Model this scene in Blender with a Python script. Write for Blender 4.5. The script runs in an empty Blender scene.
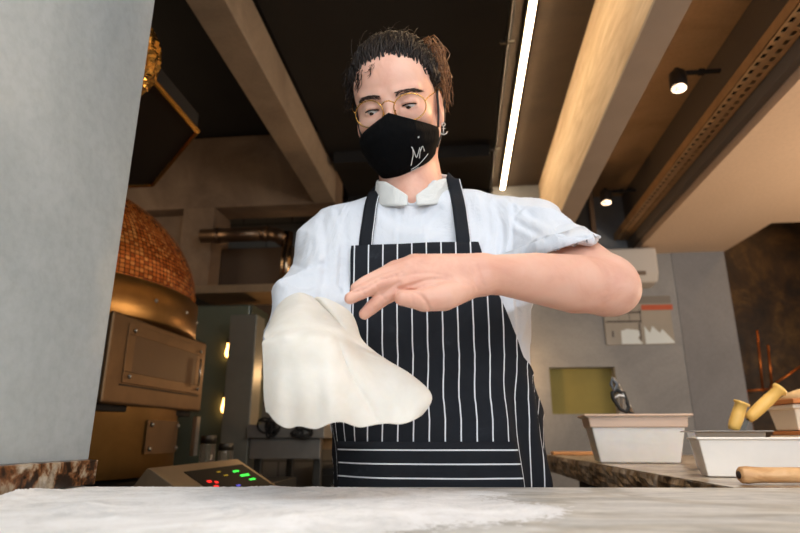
import bpy, math, random
import numpy as np
from mathutils import Vector, Matrix

SC = bpy.context.scene
random.seed(7); rng = np.random.default_rng(7)

# ------------------------------------------------------------------ camera
F = 576.0                                   # focal length in pixels of an 800 px wide frame
CAM = np.array((0.0, 0.0, 0.97))
def _n(v):
    v = np.array(v, float); return v / np.linalg.norm(v)
_Y = _n((62, -169.5, -F)); _Z = _n((0, (F * F) / 169.5, -F)); _Z = _n(_Z - _Y * _Z.dot(_Y)); _X = np.cross(_Y, _Z)
cam_d = bpy.data.cameras.new('camera'); cam = bpy.data.objects.new('camera', cam_d)
SC.collection.objects.link(cam); SC.camera = cam
cam_d.sensor_width = 36; cam_d.lens = 36 * F / 800; cam_d.clip_start = 0.02; cam_d.clip_end = 60
_R = np.array((_X, _Y, _Z))
cam.matrix_world = Matrix([[*_R[0], CAM[0]], [*_R[1], CAM[1]], [*_R[2], CAM[2]], [0, 0, 0, 1]])
cam_d.dof.use_dof = True; cam_d.dof.focus_distance = 0.86; cam_d.dof.aperture_fstop = 5.0

# ------------------------------------------------------------------ world, lights, exposure
SC.view_settings.view_transform = 'Standard'; SC.view_settings.look = 'None'
SC.view_settings.gamma = 1; SC.view_settings.exposure = 0.0; SC.view_settings.use_curve_mapping = False
wd = bpy.data.worlds.new('world'); SC.world = wd; wd.use_nodes = True
wd.node_tree.nodes['Background'].inputs[0].default_value = (0.75, 0.87, 1.0, 1)
wd.node_tree.nodes['Background'].inputs[1].default_value = 0.6

def area_light(name, loc, target, sx, sy, power, col):
    l = bpy.data.lights.new(name, 'AREA'); l.shape = 'RECTANGLE'; l.size = sx; l.size_y = sy
    l.energy = power; l.color = col
    o = bpy.data.objects.new(name, l); SC.collection.objects.link(o); o.location = loc
    o.rotation_euler = (Vector(target) - Vector(loc)).to_track_quat('-Z', 'Y').to_euler(); return o
def spot_light(name, loc, target, power, col, ang=70, blend=0.6, r=0.03):
    l = bpy.data.lights.new(name, 'SPOT'); l.energy = power; l.color = col; l.spot_size = math.radians(ang)
    l.spot_blend = blend; l.shadow_soft_size = r
    o = bpy.data.objects.new(name, l); SC.collection.objects.link(o); o.location = loc
    o.rotation_euler = (Vector(target) - Vector(loc)).to_track_quat('-Z', 'Y').to_euler(); return o
DAY = (0.86, 0.93, 1.0); WARM = (1.0, 0.60, 0.28)
area_light('window_daylight', (-0.6, -1.85, 1.95), (-0.1, 1.0, 1.15), 2.2, 1.5, 32, DAY)
area_light('added_side_daylight', (1.75, -1.6, 1.9), (-0.6, 1.0, 1.0), 1.2, 1.6, 50, DAY)  # added side light that brightens the pillar face, no doorway built
area_light('added_kitchen_fill', (-2.5, 2.7, 2.2), (-1.3, 3.2, 2.2), 0.5, 0.5, 4, (1, .74, .5))  # unseen warm fill added for the column and cross beam
area_light('added_soffit_fill', (2.7, 2.2, 1.25), (1.2, 2.6, 2.0), 1.6, 0.6, 40, (1, .76, .54))  # unseen warm fill added to lift the soffit and right side
area_light('added_counter_fill', (0.1, 0.1, 2.28), (0.0, 0.35, 0.9), 0.9, 0.5, 14, (.88, .94, 1))  # added overhead fill that brightens the counter

# ------------------------------------------------------------------ helpers
def ray(px, py):
    c = np.array((px - 400, 266.5 - py, -F)); return np.array((_X @ c, _Y @ c, _Z @ c))
def W(px, py, X=None, Y=None, Z=None):       # the point of the place seen at (px, py) that lies on a plane
    r = ray(px, py)
    t = (X - CAM[0]) / r[0] if X is not None else (Y - CAM[1]) / r[1] if Y is not None else (Z - CAM[2]) / r[2]
    return CAM + r * t

MATS = {}
def srgb(h):
    h = h.lstrip('#'); c = [int(h[i:i + 2], 16) / 255 for i in (0, 2, 4)]
    return tuple(x / 12.92 if x <= 0.04045 else ((x + 0.055) / 1.055) ** 2.4 for x in c) + (1,)
class NT:
    def __init__(s, name):
        s.m = bpy.data.materials.new(name); s.m.use_nodes = True; s.t = s.m.node_tree
        s.b = s.t.nodes['Principled BSDF']; s.out = s.t.nodes['Material Output']
    def n(s, typ, **k):
        x = s.t.nodes.new(typ)
        for a, v in k.items(): setattr(x, a, v)
        return x
    def l(s, a, b): s.t.links.new(a, b)
    def coord(s, kind='Object', scale=(1, 1, 1), rot=(0, 0, 0)):
        c = s.n('ShaderNodeTexCoord'); mp = s.n('ShaderNodeMapping')
        mp.inputs['Scale'].default_value = scale; mp.inputs['Rotation'].default_value = rot
        s.l(c.outputs[kind], mp.inputs[0]); return mp.outputs[0]
    def noise(s, vec, sc, det=4, rough=0.6, dist=0):
        x = s.n('ShaderNodeTexNoise'); x.inputs['Scale'].default_value = sc; x.inputs['Detail'].default_value = det
        x.inputs['Roughness'].default_value = rough; x.inputs['Distortion'].default_value = dist
        s.l(vec, x.inputs['Vector']); return x.outputs['Fac']
    def ramp(s, fac, stops):
        r = s.n('ShaderNodeValToRGB'); e = r.color_ramp.elements
        while len(e) < len(stops): e.new(0.5)
        for i, (p, c) in enumerate(stops):
            e[i].position = p; e[i].color = c if not isinstance(c, str) else srgb(c)
        s.l(fac, r.inputs[0]); return r.outputs[0]
    def mix(s, fac, a, b, mode='MIX'):
        x = s.n('ShaderNodeMix', data_type='RGBA', blend_type=mode)
        if isinstance(fac, float): x.inputs[0].default_value = fac
        else: s.l(fac, x.inputs[0])
        for v, i in ((a, 6), (b, 7)):
            if isinstance(v, (tuple, str)): x.inputs[i].default_value = srgb(v) if isinstance(v, str) else v
            else: s.l(v, x.inputs[i])
        return x.outputs[2]
    def bump(s, fac, strength=0.3, dist=0.002):
        b = s.n('ShaderNodeBump'); b.inputs['Strength'].default_value = strength; b.inputs['Distance'].default_value = dist
        s.l(fac, b.inputs['Height']); s.l(b.outputs[0], s.b.inputs['Normal']); return b
    def col(s, c):
        if isinstance(c, (tuple, str)): s.b.inputs['Base Color'].default_value = srgb(c) if isinstance(c, str) else c
        else: s.l(c, s.b.inputs['Base Color'])
    def set(s, **k):
        for a, v in k.items(): s.b.inputs[a.replace('_', ' ')].default_value = v
        return s

def mat(name, color='#808080', rough=0.5, metal=0.0, nscale=0, namt=0.15, bump=0.0, bscale=None, kind='Object', spec=0.5, emis=None, estr=0, sss=0, stretch=(1, 1, 1)):
    if name in MATS: return MATS[name]
    t = NT(name); t.set(Roughness=rough, Metallic=metal); t.b.inputs['Specular IOR Level'].default_value = spec
    base = srgb(color) if isinstance(color, str) else color
    v = t.coord(kind, stretch)
    if nscale:
        f = t.noise(v, nscale, 6)
        lo = tuple(x * (1 - namt) for x in base[:3]) + (1,); hi = tuple(min(1, x * (1 + namt)) for x in base[:3]) + (1,)
        t.col(t.ramp(f, [(0.3, lo), (0.7, hi)]))
    else: t.col(base)
    if bump: t.bump(t.noise(v, bscale or nscale or 50, 4), bump)
    if emis: t.b.inputs['Emission Color'].default_value = srgb(emis); t.b.inputs['Emission Strength'].default_value = estr
    if sss: t.b.inputs['Subsurface Weight'].default_value = sss; t.b.inputs['Subsurface Radius'].default_value = (0.012, 0.005, 0.003); t.b.inputs['Subsurface Scale'].default_value = 1.0
    MATS[name] = t.m; return t.m

LOC = {}                                     # location of every object, for parenting
def link(o, parent=None):
    SC.collection.objects.link(o)
    if parent is not None:
        o.parent = parent; o.matrix_parent_inverse = Matrix.Translation(-Vector(LOC[parent.name]))
    return o
def obj(name, verts, faces, material, parent=None, smooth=False, uvs=None, origin=None):
    v = np.asarray(verts, float).reshape(-1, 3)
    c = np.array(origin) if origin is not None else np.array([(v[:, 0].min() + v[:, 0].max()) / 2, (v[:, 1].min() + v[:, 1].max()) / 2, v[:, 2].min()])
    me = bpy.data.meshes.new(name); me.from_pydata((v - c).tolist(), [], [tuple(int(i) for i in f) for f in faces])
    if uvs is not None:
        ul = me.uv_layers.new(name='UVMap'); li = np.empty(len(me.loops), np.int32); me.loops.foreach_get('vertex_index', li)
        ul.data.foreach_set('uv', np.asarray(uvs, np.float32)[li].ravel())
    me.materials.append(material)
    if smooth: me.polygons.foreach_set('use_smooth', [True] * len(me.polygons))
    me.update(); o = bpy.data.objects.new(name, me); o.location = c.tolist(); LOC[o.name] = tuple(c); link(o, parent)
    return o
def tag(o, label=None, cat=None, group=None, kind=None):
    if label: o['label'] = label
    if cat: o['category'] = cat
    if group: o['group'] = group
    if kind: o['kind'] = kind
    return o
def thing(name, label, cat, loc, group=None):
    o = bpy.data.objects.new(name, None); o.location = tuple(float(x) for x in loc); o.empty_display_size = 0.05
    SC.collection.objects.link(o); LOC[o.name] = tuple(float(x) for x in loc); return tag(o, label, cat, group)
def struct(o): o['kind'] = 'structure'; return o
def copy_tree(o, delta, label=None, parent=None):
    c = o.copy(); SC.collection.objects.link(c)
    if parent is None:
        c.location = Vector(o.location) + Vector(delta); LOC[c.name] = tuple(c.location)
        if label: c['label'] = label
    else: c.parent = parent
    for ch in list(o.children): copy_tree(ch, delta, None, c)
    return c
def bevel(o, w=0.003, seg=2, ang=35):
    m = o.modifiers.new('bevel', 'BEVEL'); m.width = w; m.segments = seg; m.limit_method = 'ANGLE'; m.angle_limit = math.radians(ang); return o
def solid(o, th, off=0): m = o.modifiers.new('solid', 'SOLIDIFY'); m.thickness = th; m.offset = off; return o
def subd(o, n=1): m = o.modifiers.new('sub', 'SUBSURF'); m.levels = n; m.render_levels = n; return o

class MB:
    def __init__(s): s.v = []; s.f = []; s.uv = []
    def add(s, v, f):
        o = len(s.v); s.v += [tuple(map(float, x)) for x in v]; s.f += [tuple(i + o for i in q) for q in f]; return s
    def box(s, a, b, rot=None, c=None):
        x0, y0, z0 = a; x1, y1, z1 = b
        v = np.array([(x0, y0, z0), (x1, y0, z0), (x1, y1, z0), (x0, y1, z0), (x0, y0, z1), (x1, y0, z1), (x1, y1, z1), (x0, y1, z1)], float)
        if rot is not None:
            c = v.mean(0) if c is None else np.array(c); v = (v - c) @ np.array(rot).T + c
        return s.add(v, [(0, 3, 2, 1), (4, 5, 6, 7), (0, 1, 5, 4), (1, 2, 6, 5), (2, 3, 7, 6), (3, 0, 4, 7)])
    def hexa(s, bot, top):                   # 4 bottom points, 4 top points
        return s.add(list(bot) + list(top), [(0, 3, 2, 1), (4, 5, 6, 7), (0, 1, 5, 4), (1, 2, 6, 5), (2, 3, 7, 6), (3, 0, 4, 7)])
    def prism(s, pts, d):                    # polygon of 3-D points pushed along d
        n = len(pts); p = [np.array(q, float) for q in pts]; d = np.array(d, float)
        return s.add(p + [q + d for q in p], [tuple(range(n))[::-1], tuple(range(n, 2 * n))] + [(i, (i + 1) % n, n + (i + 1) % n, n + i) for i in range(n)])
    def tube(s, pts, r, n=8, closed=False, caps=True):
        P = [np.array(p, float) for p in pts]; m = len(P); R = r if hasattr(r, '__len__') else [r] * m
        T = []
        for i in range(m):
            a = P[(i - 1) % m] if (closed or i > 0) else P[0]; b = P[(i + 1) % m] if (closed or i < m - 1) else P[-1]
            T.append(_n(b - a + 1e-12))
        up = np.array((0, 0, 1.)) if abs(T[0][2]) < 0.9 else np.array((1., 0, 0)); u = _n(np.cross(T[0], up)); vs = []
        for i in range(m):
            u = _n(u - T[i] * u.dot(T[i])); w = np.cross(T[i], u)
            for k in range(n):
                a = 2 * math.pi * k / n; vs.append(P[i] + R[i] * (u * math.cos(a) + w * math.sin(a)))
        fs = [(i * n + k, i * n + (k + 1) % n, ((i + 1) % m) * n + (k + 1) % n, ((i + 1) % m) * n + k) for i in range(m if closed else m - 1) for k in range(n)]
        if caps and not closed: fs += [tuple(range(n))[::-1], tuple((m - 1) * n + k for k in range(n))]
        return s.add(vs, fs)
    def lathe(s, prof, c, n=32, axis='z', a0=0, a1=2 * math.pi, caps=True):  # prof: (radius, height)
        full = abs(a1 - a0 - 2 * math.pi) < 1e-6; k = n if full else n + 1; vs = []; m = len(prof)
        for r, h in prof:
            for i in range(k):
                a = a0 + (a1 - a0) * i / n; p = (r * math.cos(a), r * math.sin(a), h)
                if axis == 'x': p = (p[2], p[0], p[1])
                if axis == 'y': p = (p[1], p[2], p[0])
                vs.append((p[0] + c[0], p[1] + c[1], p[2] + c[2]))
        fs = [(j * k + i, j * k + (i + 1) % k, (j + 1) * k + (i + 1) % k, (j + 1) * k + i) for j in range(m - 1) for i in range(n if full else n)]
        if caps and full:
            if prof[0][0] > 1e-5: fs.append(tuple(range(k))[::-1])
            if prof[-1][0] > 1e-5: fs.append(tuple((m - 1) * k + i for i in range(k)))
        return s.add(vs, fs)
    def build(s, name, m, parent=None, smooth=False, origin=None): return obj(name, s.v, s.f, m, parent, smooth, None, origin)
def box(name, a, b, m, parent=None, bw=0.003):
    o = MB().box(a, b).build(name, m, parent)
    return bevel(o, bw) if bw else o
def rotm(axis, deg): return np.array(Matrix.Rotation(math.radians(deg), 3, axis))
def grid_faces(nr, nc, wrap=False):
    return [(i * nc + j, i * nc + (j + 1) % nc, (i + 1) * nc + (j + 1) % nc, (i + 1) * nc + j) for i in range(nr - 1) for j in range(nc if wrap else nc - 1)]
def catmull(P, n):                            # P: (m, k) control points -> dense rows
    P = np.asarray(P, float); m = len(P); out = []
    for q in np.linspace(0, m - 1, n):
        i = min(int(q), m - 2); t = q - i
        a, b, c, d = P[max(i - 1, 0)], P[i], P[i + 1], P[min(i + 2, m - 1)]
        out.append(0.5 * ((2 * b) + (c - a) * t + (2 * a - 5 * b + 4 * c - d) * t * t + (3 * b - a - 3 * c + d) * t ** 3))
    return np.array(out)

# ---- signed distance fields -> one continuous mesh
def sd_cone(P, a, b, ra, rb):
    a = np.array(a, float); b = np.array(b, float); ab = b - a; L = ab @ ab + 1e-12
    t = np.clip(((P[0] - a[0]) * ab[0] + (P[1] - a[1]) * ab[1] + (P[2] - a[2]) * ab[2]) / L, 0, 1)
    d = np.sqrt((P[0] - a[0] - t * ab[0]) ** 2 + (P[1] - a[1] - t * ab[1]) ** 2 + (P[2] - a[2] - t * ab[2]) ** 2)
    return d - (ra + (rb - ra) * t)
def sd_ell(P, c, r, R=None):
    q = [P[i] - c[i] for i in range(3)]
    if R is not None: q = [q[0] * R[k][0] + q[1] * R[k][1] + q[2] * R[k][2] for k in range(3)]
    k0 = np.sqrt(sum((q[i] / r[i]) ** 2 for i in range(3))); k1 = np.sqrt(sum((q[i] / r[i] ** 2) ** 2 for i in range(3))) + 1e-9
    return k0 * (k0 - 1) / k1
def smin(a, b, k):
    if k <= 0: return np.minimum(a, b)
    h = np.maximum(k - np.abs(a - b), 0) / k; return np.minimum(a, b) - h * h * k * 0.25
class Field:
    def __init__(s, ax, ay, az):
        mk = lambda segs: np.concatenate([np.arange(a, b, st) for a, b, st in segs] + [[segs[-1][1]]])
        s.ax = [mk(ax), mk(ay), mk(az)]; s.d = np.full([len(a) for a in s.ax], 0.2, np.float32)
    def sub(s, lo, hi):
        sl = tuple(slice(max(0, np.searchsorted(s.ax[i], lo[i]) - 1), np.searchsorted(s.ax[i], hi[i]) + 1) for i in range(3))
        P = (s.ax[0][sl[0]][:, None, None].astype(np.float32), s.ax[1][sl[1]][None, :, None].astype(np.float32), s.ax[2][sl[2]][None, None, :].astype(np.float32))
        return sl, P
    def op(s, fn, lo, hi, k=0.0, mode='u'):
        sl, P = s.sub(lo, hi); e = fn(P).astype(np.float32); d = s.d[sl]
        s.d[sl] = smin(d, e, k) if mode == 'u' else -smin(-d, e, k)
    def cone(s, a, b, ra, rb, k=0.01, mode='u', cut=None, pad=0.03):
        a = np.array(a, float); b = np.array(b, float); R = max(ra, rb) + pad + k
        def fn(P):
            d = sd_cone(P, a, b, ra, rb)
            if cut is not None:
                p, n = cut; d = np.maximum(d, (P[0] - p[0]) * n[0] + (P[1] - p[1]) * n[1] + (P[2] - p[2]) * n[2])
            return d
        s.op(fn, np.minimum(a, b) - R, np.maximum(a, b) + R, k, mode); return s
    def chain(s, pts, k=0.008, mode='u'):
        q = np.array([p[0] for p in pts]); R = max(p[1] for p in pts) + .03 + k
        def fn(P):
            d = None
            for (a, ra), (b, rb) in zip(pts[:-1], pts[1:]): e = sd_cone(P, a, b, ra, rb); d = e if d is None else np.minimum(d, e)
            return d
        s.op(fn, q.min(0) - R, q.max(0) + R, k, mode); return s
    def ell(s, c, r, R=None, k=0.01, mode='u'):
        m = max(r) + 0.03 + k; c = np.array(c, float)
        s.op(lambda P: sd_ell(P, c, r, R), c - m, c + m, k, mode); return s
    def cutplane(s, p, n, lo, hi):            # removes what lies on the side of n, inside a box
        s.op(lambda P: -((P[0] - p[0]) * n[0] + (P[1] - p[1]) * n[1] + (P[2] - p[2]) * n[2]), lo, hi, 0, 's'); return s
    def mesh(s):
        d = s.d; I = d < 0; nx, ny, nz = d.shape
        cnt = np.zeros((nx - 1, ny - 1, nz - 1), np.int8)
        for a in (0, 1):
            for b in (0, 1):
                for c in (0, 1): cnt += I[a:nx - 1 + a, b:ny - 1 + b, c:nz - 1 + c]
        act = np.argwhere((cnt > 0) & (cnt < 8)); idx = np.full(cnt.shape, -1, np.int32)
        i, j, k = act.T; idx[i, j, k] = np.arange(len(act)); acc = np.zeros((len(act), 3)); w = np.zeros(len(act))
        cs = [(a, b, c) for a in (0, 1) for b in (0, 1) for c in (0, 1)]
        val = {q: d[i + q[0], j + q[1], k + q[2]].astype(float) for q in cs}
        for q in cs:
            for ax in range(3):
                if q[ax] == 0:
                    q2 = tuple(1 if m == ax else q[m] for m in range(3)); v0, v1 = val[q], val[q2]
                    cr = (v0 < 0) != (v1 < 0); t = np.where(cr, v0 / np.where(cr, v0 - v1, 1), 0)
                    for m in range(3): acc[:, m] += np.where(cr, t if m == ax else q[m], 0)
                    w += cr
        fr = acc / w[:, None]; V = np.empty_like(fr)
        for m in range(3):
            A = s.ax[m]; ii = act[:, m]; V[:, m] = A[ii] + fr[:, m] * (A[ii + 1] - A[ii])
        faces = []
        for ax in range(3):
            sl0 = [slice(1, -1)] * 3; sl0[ax] = slice(0, -1); sl1 = [slice(1, -1)] * 3; sl1[ax] = slice(1, None)
            a = I[tuple(sl0)]; b = I[tuple(sl1)]; e = np.argwhere(a != b); 
            base = e.copy()
            for m in range(3):
                if m != ax: base[:, m] += 1
            o1, o2 = [(1, 2), (2, 0), (0, 1)][ax]
            def g(s1, s2):
                q = base.copy(); q[:, o1] -= s1; q[:, o2] -= s2; return idx[q[:, 0], q[:, 1], q[:, 2]]
            Q = np.stack([g(1, 1), g(0, 1), g(0, 0), g(1, 0)], 1)
            flip = ~a[tuple(e.T)]; Q[flip] = Q[flip][:, ::-1]; Q = Q[(Q >= 0).all(1)]; faces.append(Q)
        return V, np.concatenate(faces)
def big_obj(name, V, Fq, material, parent=None, smooth_iter=0):
    c = np.array([(V[:, 0].min() + V[:, 0].max()) / 2, (V[:, 1].min() + V[:, 1].max()) / 2, V[:, 2].min()])
    me = bpy.data.meshes.new(name); me.vertices.add(len(V)); me.vertices.foreach_set('co', (V - c).astype(np.float32).ravel())
    n = len(Fq); me.loops.add(n * 4); me.loops.foreach_set('vertex_index', Fq.astype(np.int32).ravel())
    me.polygons.add(n); me.polygons.foreach_set('loop_start', np.arange(0, n * 4, 4, dtype=np.int32))
    me.polygons.foreach_set('loop_total', np.full(n, 4, np.int32)); me.polygons.foreach_set('use_smooth', np.ones(n, bool))
    me.update(calc_edges=True); me.validate(); me.materials.append(material)
    o = bpy.data.objects.new(name, me); o.location = c.tolist(); LOC[o.name] = tuple(c); link(o, parent)
    if smooth_iter: m = o.modifiers.new('smooth', 'SMOOTH'); m.iterations = smooth_iter; m.factor = 0.5
    return o
def relax(V, Fq, it=2, lam=0.5):
    e = np.concatenate([Fq[:, [0, 1]], Fq[:, [1, 2]], Fq[:, [2, 3]], Fq[:, [3, 0]]]); n = len(V)
    deg = np.bincount(e[:, 0], minlength=n) + np.bincount(e[:, 1], minlength=n) + 1e-9
    for _ in range(it):
        a = np.stack([np.bincount(e[:, 0], V[e[:, 1], m], n) + np.bincount(e[:, 1], V[e[:, 0], m], n) for m in range(3)], 1) / deg[:, None]
        V = V + lam * (a - V)
    return V

# ================================================================== materials of the place
def concrete(name, a, b, c, sc=2.2, bump=0.15, rough=0.8, fine=60):
    t = NT(name); v = t.coord(); n1 = t.noise(v, sc, 8, 0.65, 0.6); n2 = t.noise(v, fine, 3)
    base = t.ramp(n1, [(0.3, a), (0.52, b), (0.75, c)]); sp = t.ramp(n2, [(0.25, (0.82, 0.82, 0.82, 1)), (0.6, (1, 1, 1, 1))])
    t.col(t.mix(0.6, base, sp, 'MULTIPLY')); t.set(Roughness=rough); t.bump(n2, bump); return t.m
M_pillar = concrete('pillar_plaster', '#989e9d', '#aeb3b2', '#bcc0c0', 1.6, 0.2)
M_conc = concrete('dark_concrete', '#5c4a3a', '#78634f', '#8d7760', 2.0)
M_conc_soft = concrete('beam_concrete', '#80705f', '#978570', '#a8957f', 2.5)
M_graywall = concrete('gray_plaster_wall', '#7b7d80', '#8d8f91', '#9c9d9e', 1.4, 0.1)
M_graywall2 = concrete('gray_plaster_panel', '#74767a', '#808286', '#898b8f', 1.0, 0.1)
M_black = mat('black_paint', '#15120f', 0.75, nscale=3, namt=0.3)
M_ceil = concrete('raw_ceiling', '#b5946a', '#cda97e', '#dab88e', 2.0)
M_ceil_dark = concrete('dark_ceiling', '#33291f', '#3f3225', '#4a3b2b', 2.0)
M_soffit = concrete('cream_soffit', '#cbb096', '#d0b59b', '#d5bba2', 0.8, 0.03)
M_floor = concrete('dark_floor', '#3c3a38', '#4b4845', '#57534f', 3.0)
M_steel = mat('brushed_steel', '#b4b4b2', 0.3, 1.0, nscale=90, namt=0.1, stretch=(1, 1, 12))
M_dsteel = mat('dark_steel', '#55524c', 0.42, 0.9, nscale=20, namt=0.15)
M_rubber = mat('black_rubber', '#101010', 0.6)
M_gold = mat('gold_metal', '#c99a4e', 0.25, 1.0)
M_white_pl = mat('white_plaster', '#d8d6d0', 0.8)

def plywood():
    t = NT('beam_plywood'); v = t.coord('Object', (1.2, 0.35, 1.6), (0.5, 0, 0.2)); n1 = t.noise(v, 3.2, 6, 0.6, 2.2)
    v2 = t.coord('Object', (9, 0.8, 9), (0.9, 0, 0.3)); n2 = t.noise(v2, 5, 4, 0.5, 0.5)
    a = t.ramp(n1, [(0.3, '#bda07e'), (0.5, '#d0b796'), (0.7, '#dcc6a8')]); b = t.ramp(n2, [(0.35, (0.8, 0.78, 0.74, 1)), (0.65, (1, 1, 1, 1))])
    t.col(t.mix(0.8, a, b, 'MULTIPLY')); t.set(Roughness=0.75); t.bump(n2, 0.1); return t.m
M_ply = plywood()

def granite(name='granite', base='#a89a86', dark='#33291f', mid='#80603f', sc=14, st=(.36, .44, .5)):
    t = NT(name); v = t.coord(); n1 = t.noise(v, sc, 6, 0.65, 0.9); n2 = t.noise(v, 60, 4, 0.7, 0.5); n3 = t.noise(v, 28, 3, 0.6, 1)
    c = t.ramp(n1, [(st[0], dark), (st[1], mid), (st[2], base), (0.7, '#c9c0b2')]); c2 = t.ramp(n2, [(0.3, (0.35, 0.28, 0.22, 1)), (0.5, (1, 1, 1, 1))])
    c3 = t.ramp(n3, [(0.6, (1, 1, 1, 1)), (0.68, (0.45, 0.42, 0.4, 1))])
    t.col(t.mix(0.8, t.mix(0.7, c, c2, 'MULTIPLY'), c3, 'MULTIPLY')); t.set(Roughness=0.28); return t.m
M_granite = granite('polished_granite', '#b3a18a', '#4a3a2c', '#8f7355')
M_granite_up = granite('mottled_granite', '#a8957c', '#2a1c13', '#7d4f2c', 20, (.43, .49, .55))
M_granite_edge = granite('rough_granite', '#8d7253', '#1f1711', '#5e452c')

def marble():
    t = NT('counter_marble'); v = t.coord('Object', (1, 2.0, 1), (0, 0, 0.35)); n1 = t.noise(v, 5, 8, 0.62, 1.6); n2 = t.noise(v, 2.0, 5, 0.55, 2.5); v3 = t.coord(); n3 = t.noise(v3, 90, 3)
    c = t.ramp(n1, [(0.36, '#b9b7b2'), (0.5, '#d2cfc9'), (0.66, '#e2dfd9')]); c2 = t.ramp(n2, [(0.42, (1, 1, 1, 1)), (0.5, (0.82, 0.78, 0.72, 1)), (0.56, (1, 1, 1, 1))])
    c3 = t.ramp(n3, [(0.3, (0.9, 0.9, 0.9, 1)), (0.6, (1, 1, 1, 1))])
    t.col(t.mix(1.0, t.mix(1.0, c, c2, 'MULTIPLY'), c3, 'MULTIPLY')); t.set(Roughness=0.55); t.bump(n3, 0.08); return t.m
M_marble = marble()
def flour_mat():
    t = NT('flour'); v = t.coord(); t.col(t.ramp(t.noise(v, 9, 8, .7, 1.5), [(0.34, '#d6d5d3'), (0.5, '#eceae8'), (0.62, '#f5f4f3')])); t.set(Roughness=0.95); t.bump(t.noise(v, 220, 4), 0.5, 0.001); return t.m
M_flour = flour_mat()

# ================================================================== structure
CEZ = 3.0
struct(box('floor', (-3.2, -2.2, -0.1), (2.9, 5.4, 0.0), M_floor, bw=0))
struct(MB().box((-3.2, -2.2, CEZ), (0.46, 5.4, CEZ + 0.1)).build('ceiling', M_black))
struct(MB().box((0.46, -2.2, CEZ), (2.9, 5.4, CEZ + 0.1)).build('ceiling_over_beam', M_ceil))
struct(box('wall_left', (-3.3, -2.2, 0), (-3.2, 5.4, CEZ + 0.1), M_conc, bw=0))
struct(box('wall_right', (2.9, -2.2, 0), (3.0, 5.4, CEZ + 0.1), M_conc, bw=0))
wf = MB(); wf.box((-3.3, -2.3, 0), (3.0, -2.2, 1.0)).box((-3.3, -2.3, 2.75), (3.0, -2.2, CEZ + 0.1))
for a, b in ((-3.3, -2.4), (0.9, 1.2), (2.5, 3.0)): wf.box((a, -2.3, 1.0), (b, -2.2, 2.75))
struct(wf.build('wall_front', M_white_pl))
for i, (a, b) in enumerate(((-2.4, 0.9), (1.2, 2.5))):
    m = MB()
    for p in ((a, -2.28, 1.0, a + .05, -2.22, 2.75), (b - .05, -2.28, 1.0, b, -2.22, 2.75), (a, -2.28, 1.0, b, -2.22, 1.05), (a, -2.28, 2.7, b, -2.22, 2.75), ((a + b) / 2 - .025, -2.28, 1.0, (a + b) / 2 + .025, -2.22, 2.75)): m.box(p[:3], p[3:])
    struct(m.build('window_%d' % (i + 1), M_dsteel))

# concrete block wall at the far left, gray plaster wall with a niche at the far right
def blockmat():
    t = NT('painted_block'); v = t.coord('Object', (1, 1, 1), (math.pi / 2, 0, 0)); b = t.n('ShaderNodeTexBrick'); t.l(v, b.inputs[0])
    b.inputs['Color1'].default_value = srgb('#7d7970'); b.inputs['Color2'].default_value = srgb('#716d65'); b.inputs['Mortar'].default_value = srgb('#4f4c47')
    b.inputs['Scale'].default_value = 1; b.inputs['Brick Width'].default_value = 0.4; b.inputs['Row Height'].default_value = 0.2; b.inputs['Mortar Size'].default_value = 0.006
    t.col(b.outputs[0]); t.set(Roughness=0.85); return t.m
struct(box('wall_back_left', (-3.2, 4.2, 0), (0.2, 4.3, CEZ), blockmat(), bw=0))
nx0, nx1, nz0, nz1 = 0.627, 1.078, 1.115, 1.435
mb = MB(); mb.box((0.2, 4.2, 0), (nx0, 4.3, CEZ)).box((nx1, 4.2, 0), (1.56, 4.3, CEZ)).box((nx0, 4.2, 0), (nx1, 4.3, nz0)).box((nx0, 4.2, nz1), (nx1, 4.3, CEZ))
mb.box((nx0, 4.3, nz0), (nx1, 4.31, nz1))
struct(mb.build('wall_back', M_graywall))
nf = MB().box((nx0, 4.292, nz0), (nx1, 4.3, nz1)).build('niche_back_panel', mat('olive_paint', '#857c40', 0.7, nscale=6, namt=0.08))
struct(nf)
struct(box('trim_1', (1.56, 4.196, 0), (1.925, 4.3, CEZ), M_graywall2, bw=0))

# dark mural wall beyond the gray wall
def mural():
    t = NT('bronze_mural'); v = t.coord(); n1 = t.noise(v, 2.2, 8, 0.7, 1.2); n2 = t.noise(v, 7, 6, 0.7, 0.8)
    c = t.ramp(n1, [(0.35, '#1d130b'), (0.5, '#3b2812'), (0.62, '#57401b'), (0.8, '#7a5826')]); c2 = t.ramp(n2, [(0.35, (0.4, 0.34, 0.3, 1)), (0.6, (1, 1, 1, 1))])
    t.col(t.mix(0.9, c, c2, 'MULTIPLY')); t.set(Roughness=0.5, Metallic=0.3); t.bump(n2, 0.4, 0.01); return t.m
struct(box('wall_back_right', (1.925, 4.6, 0), (2.9, 4.7, CEZ), mural(), bw=0))
struct(box('trim_2', (1.925, 4.3, 0), (1.94, 4.6, CEZ), M_graywall2, bw=0))

# left pillar
struct(box('wall_pillar_left', (-1.3, -0.3, 0), (-0.57, 0.878, CEZ), M_pillar, bw=0.004))

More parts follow.
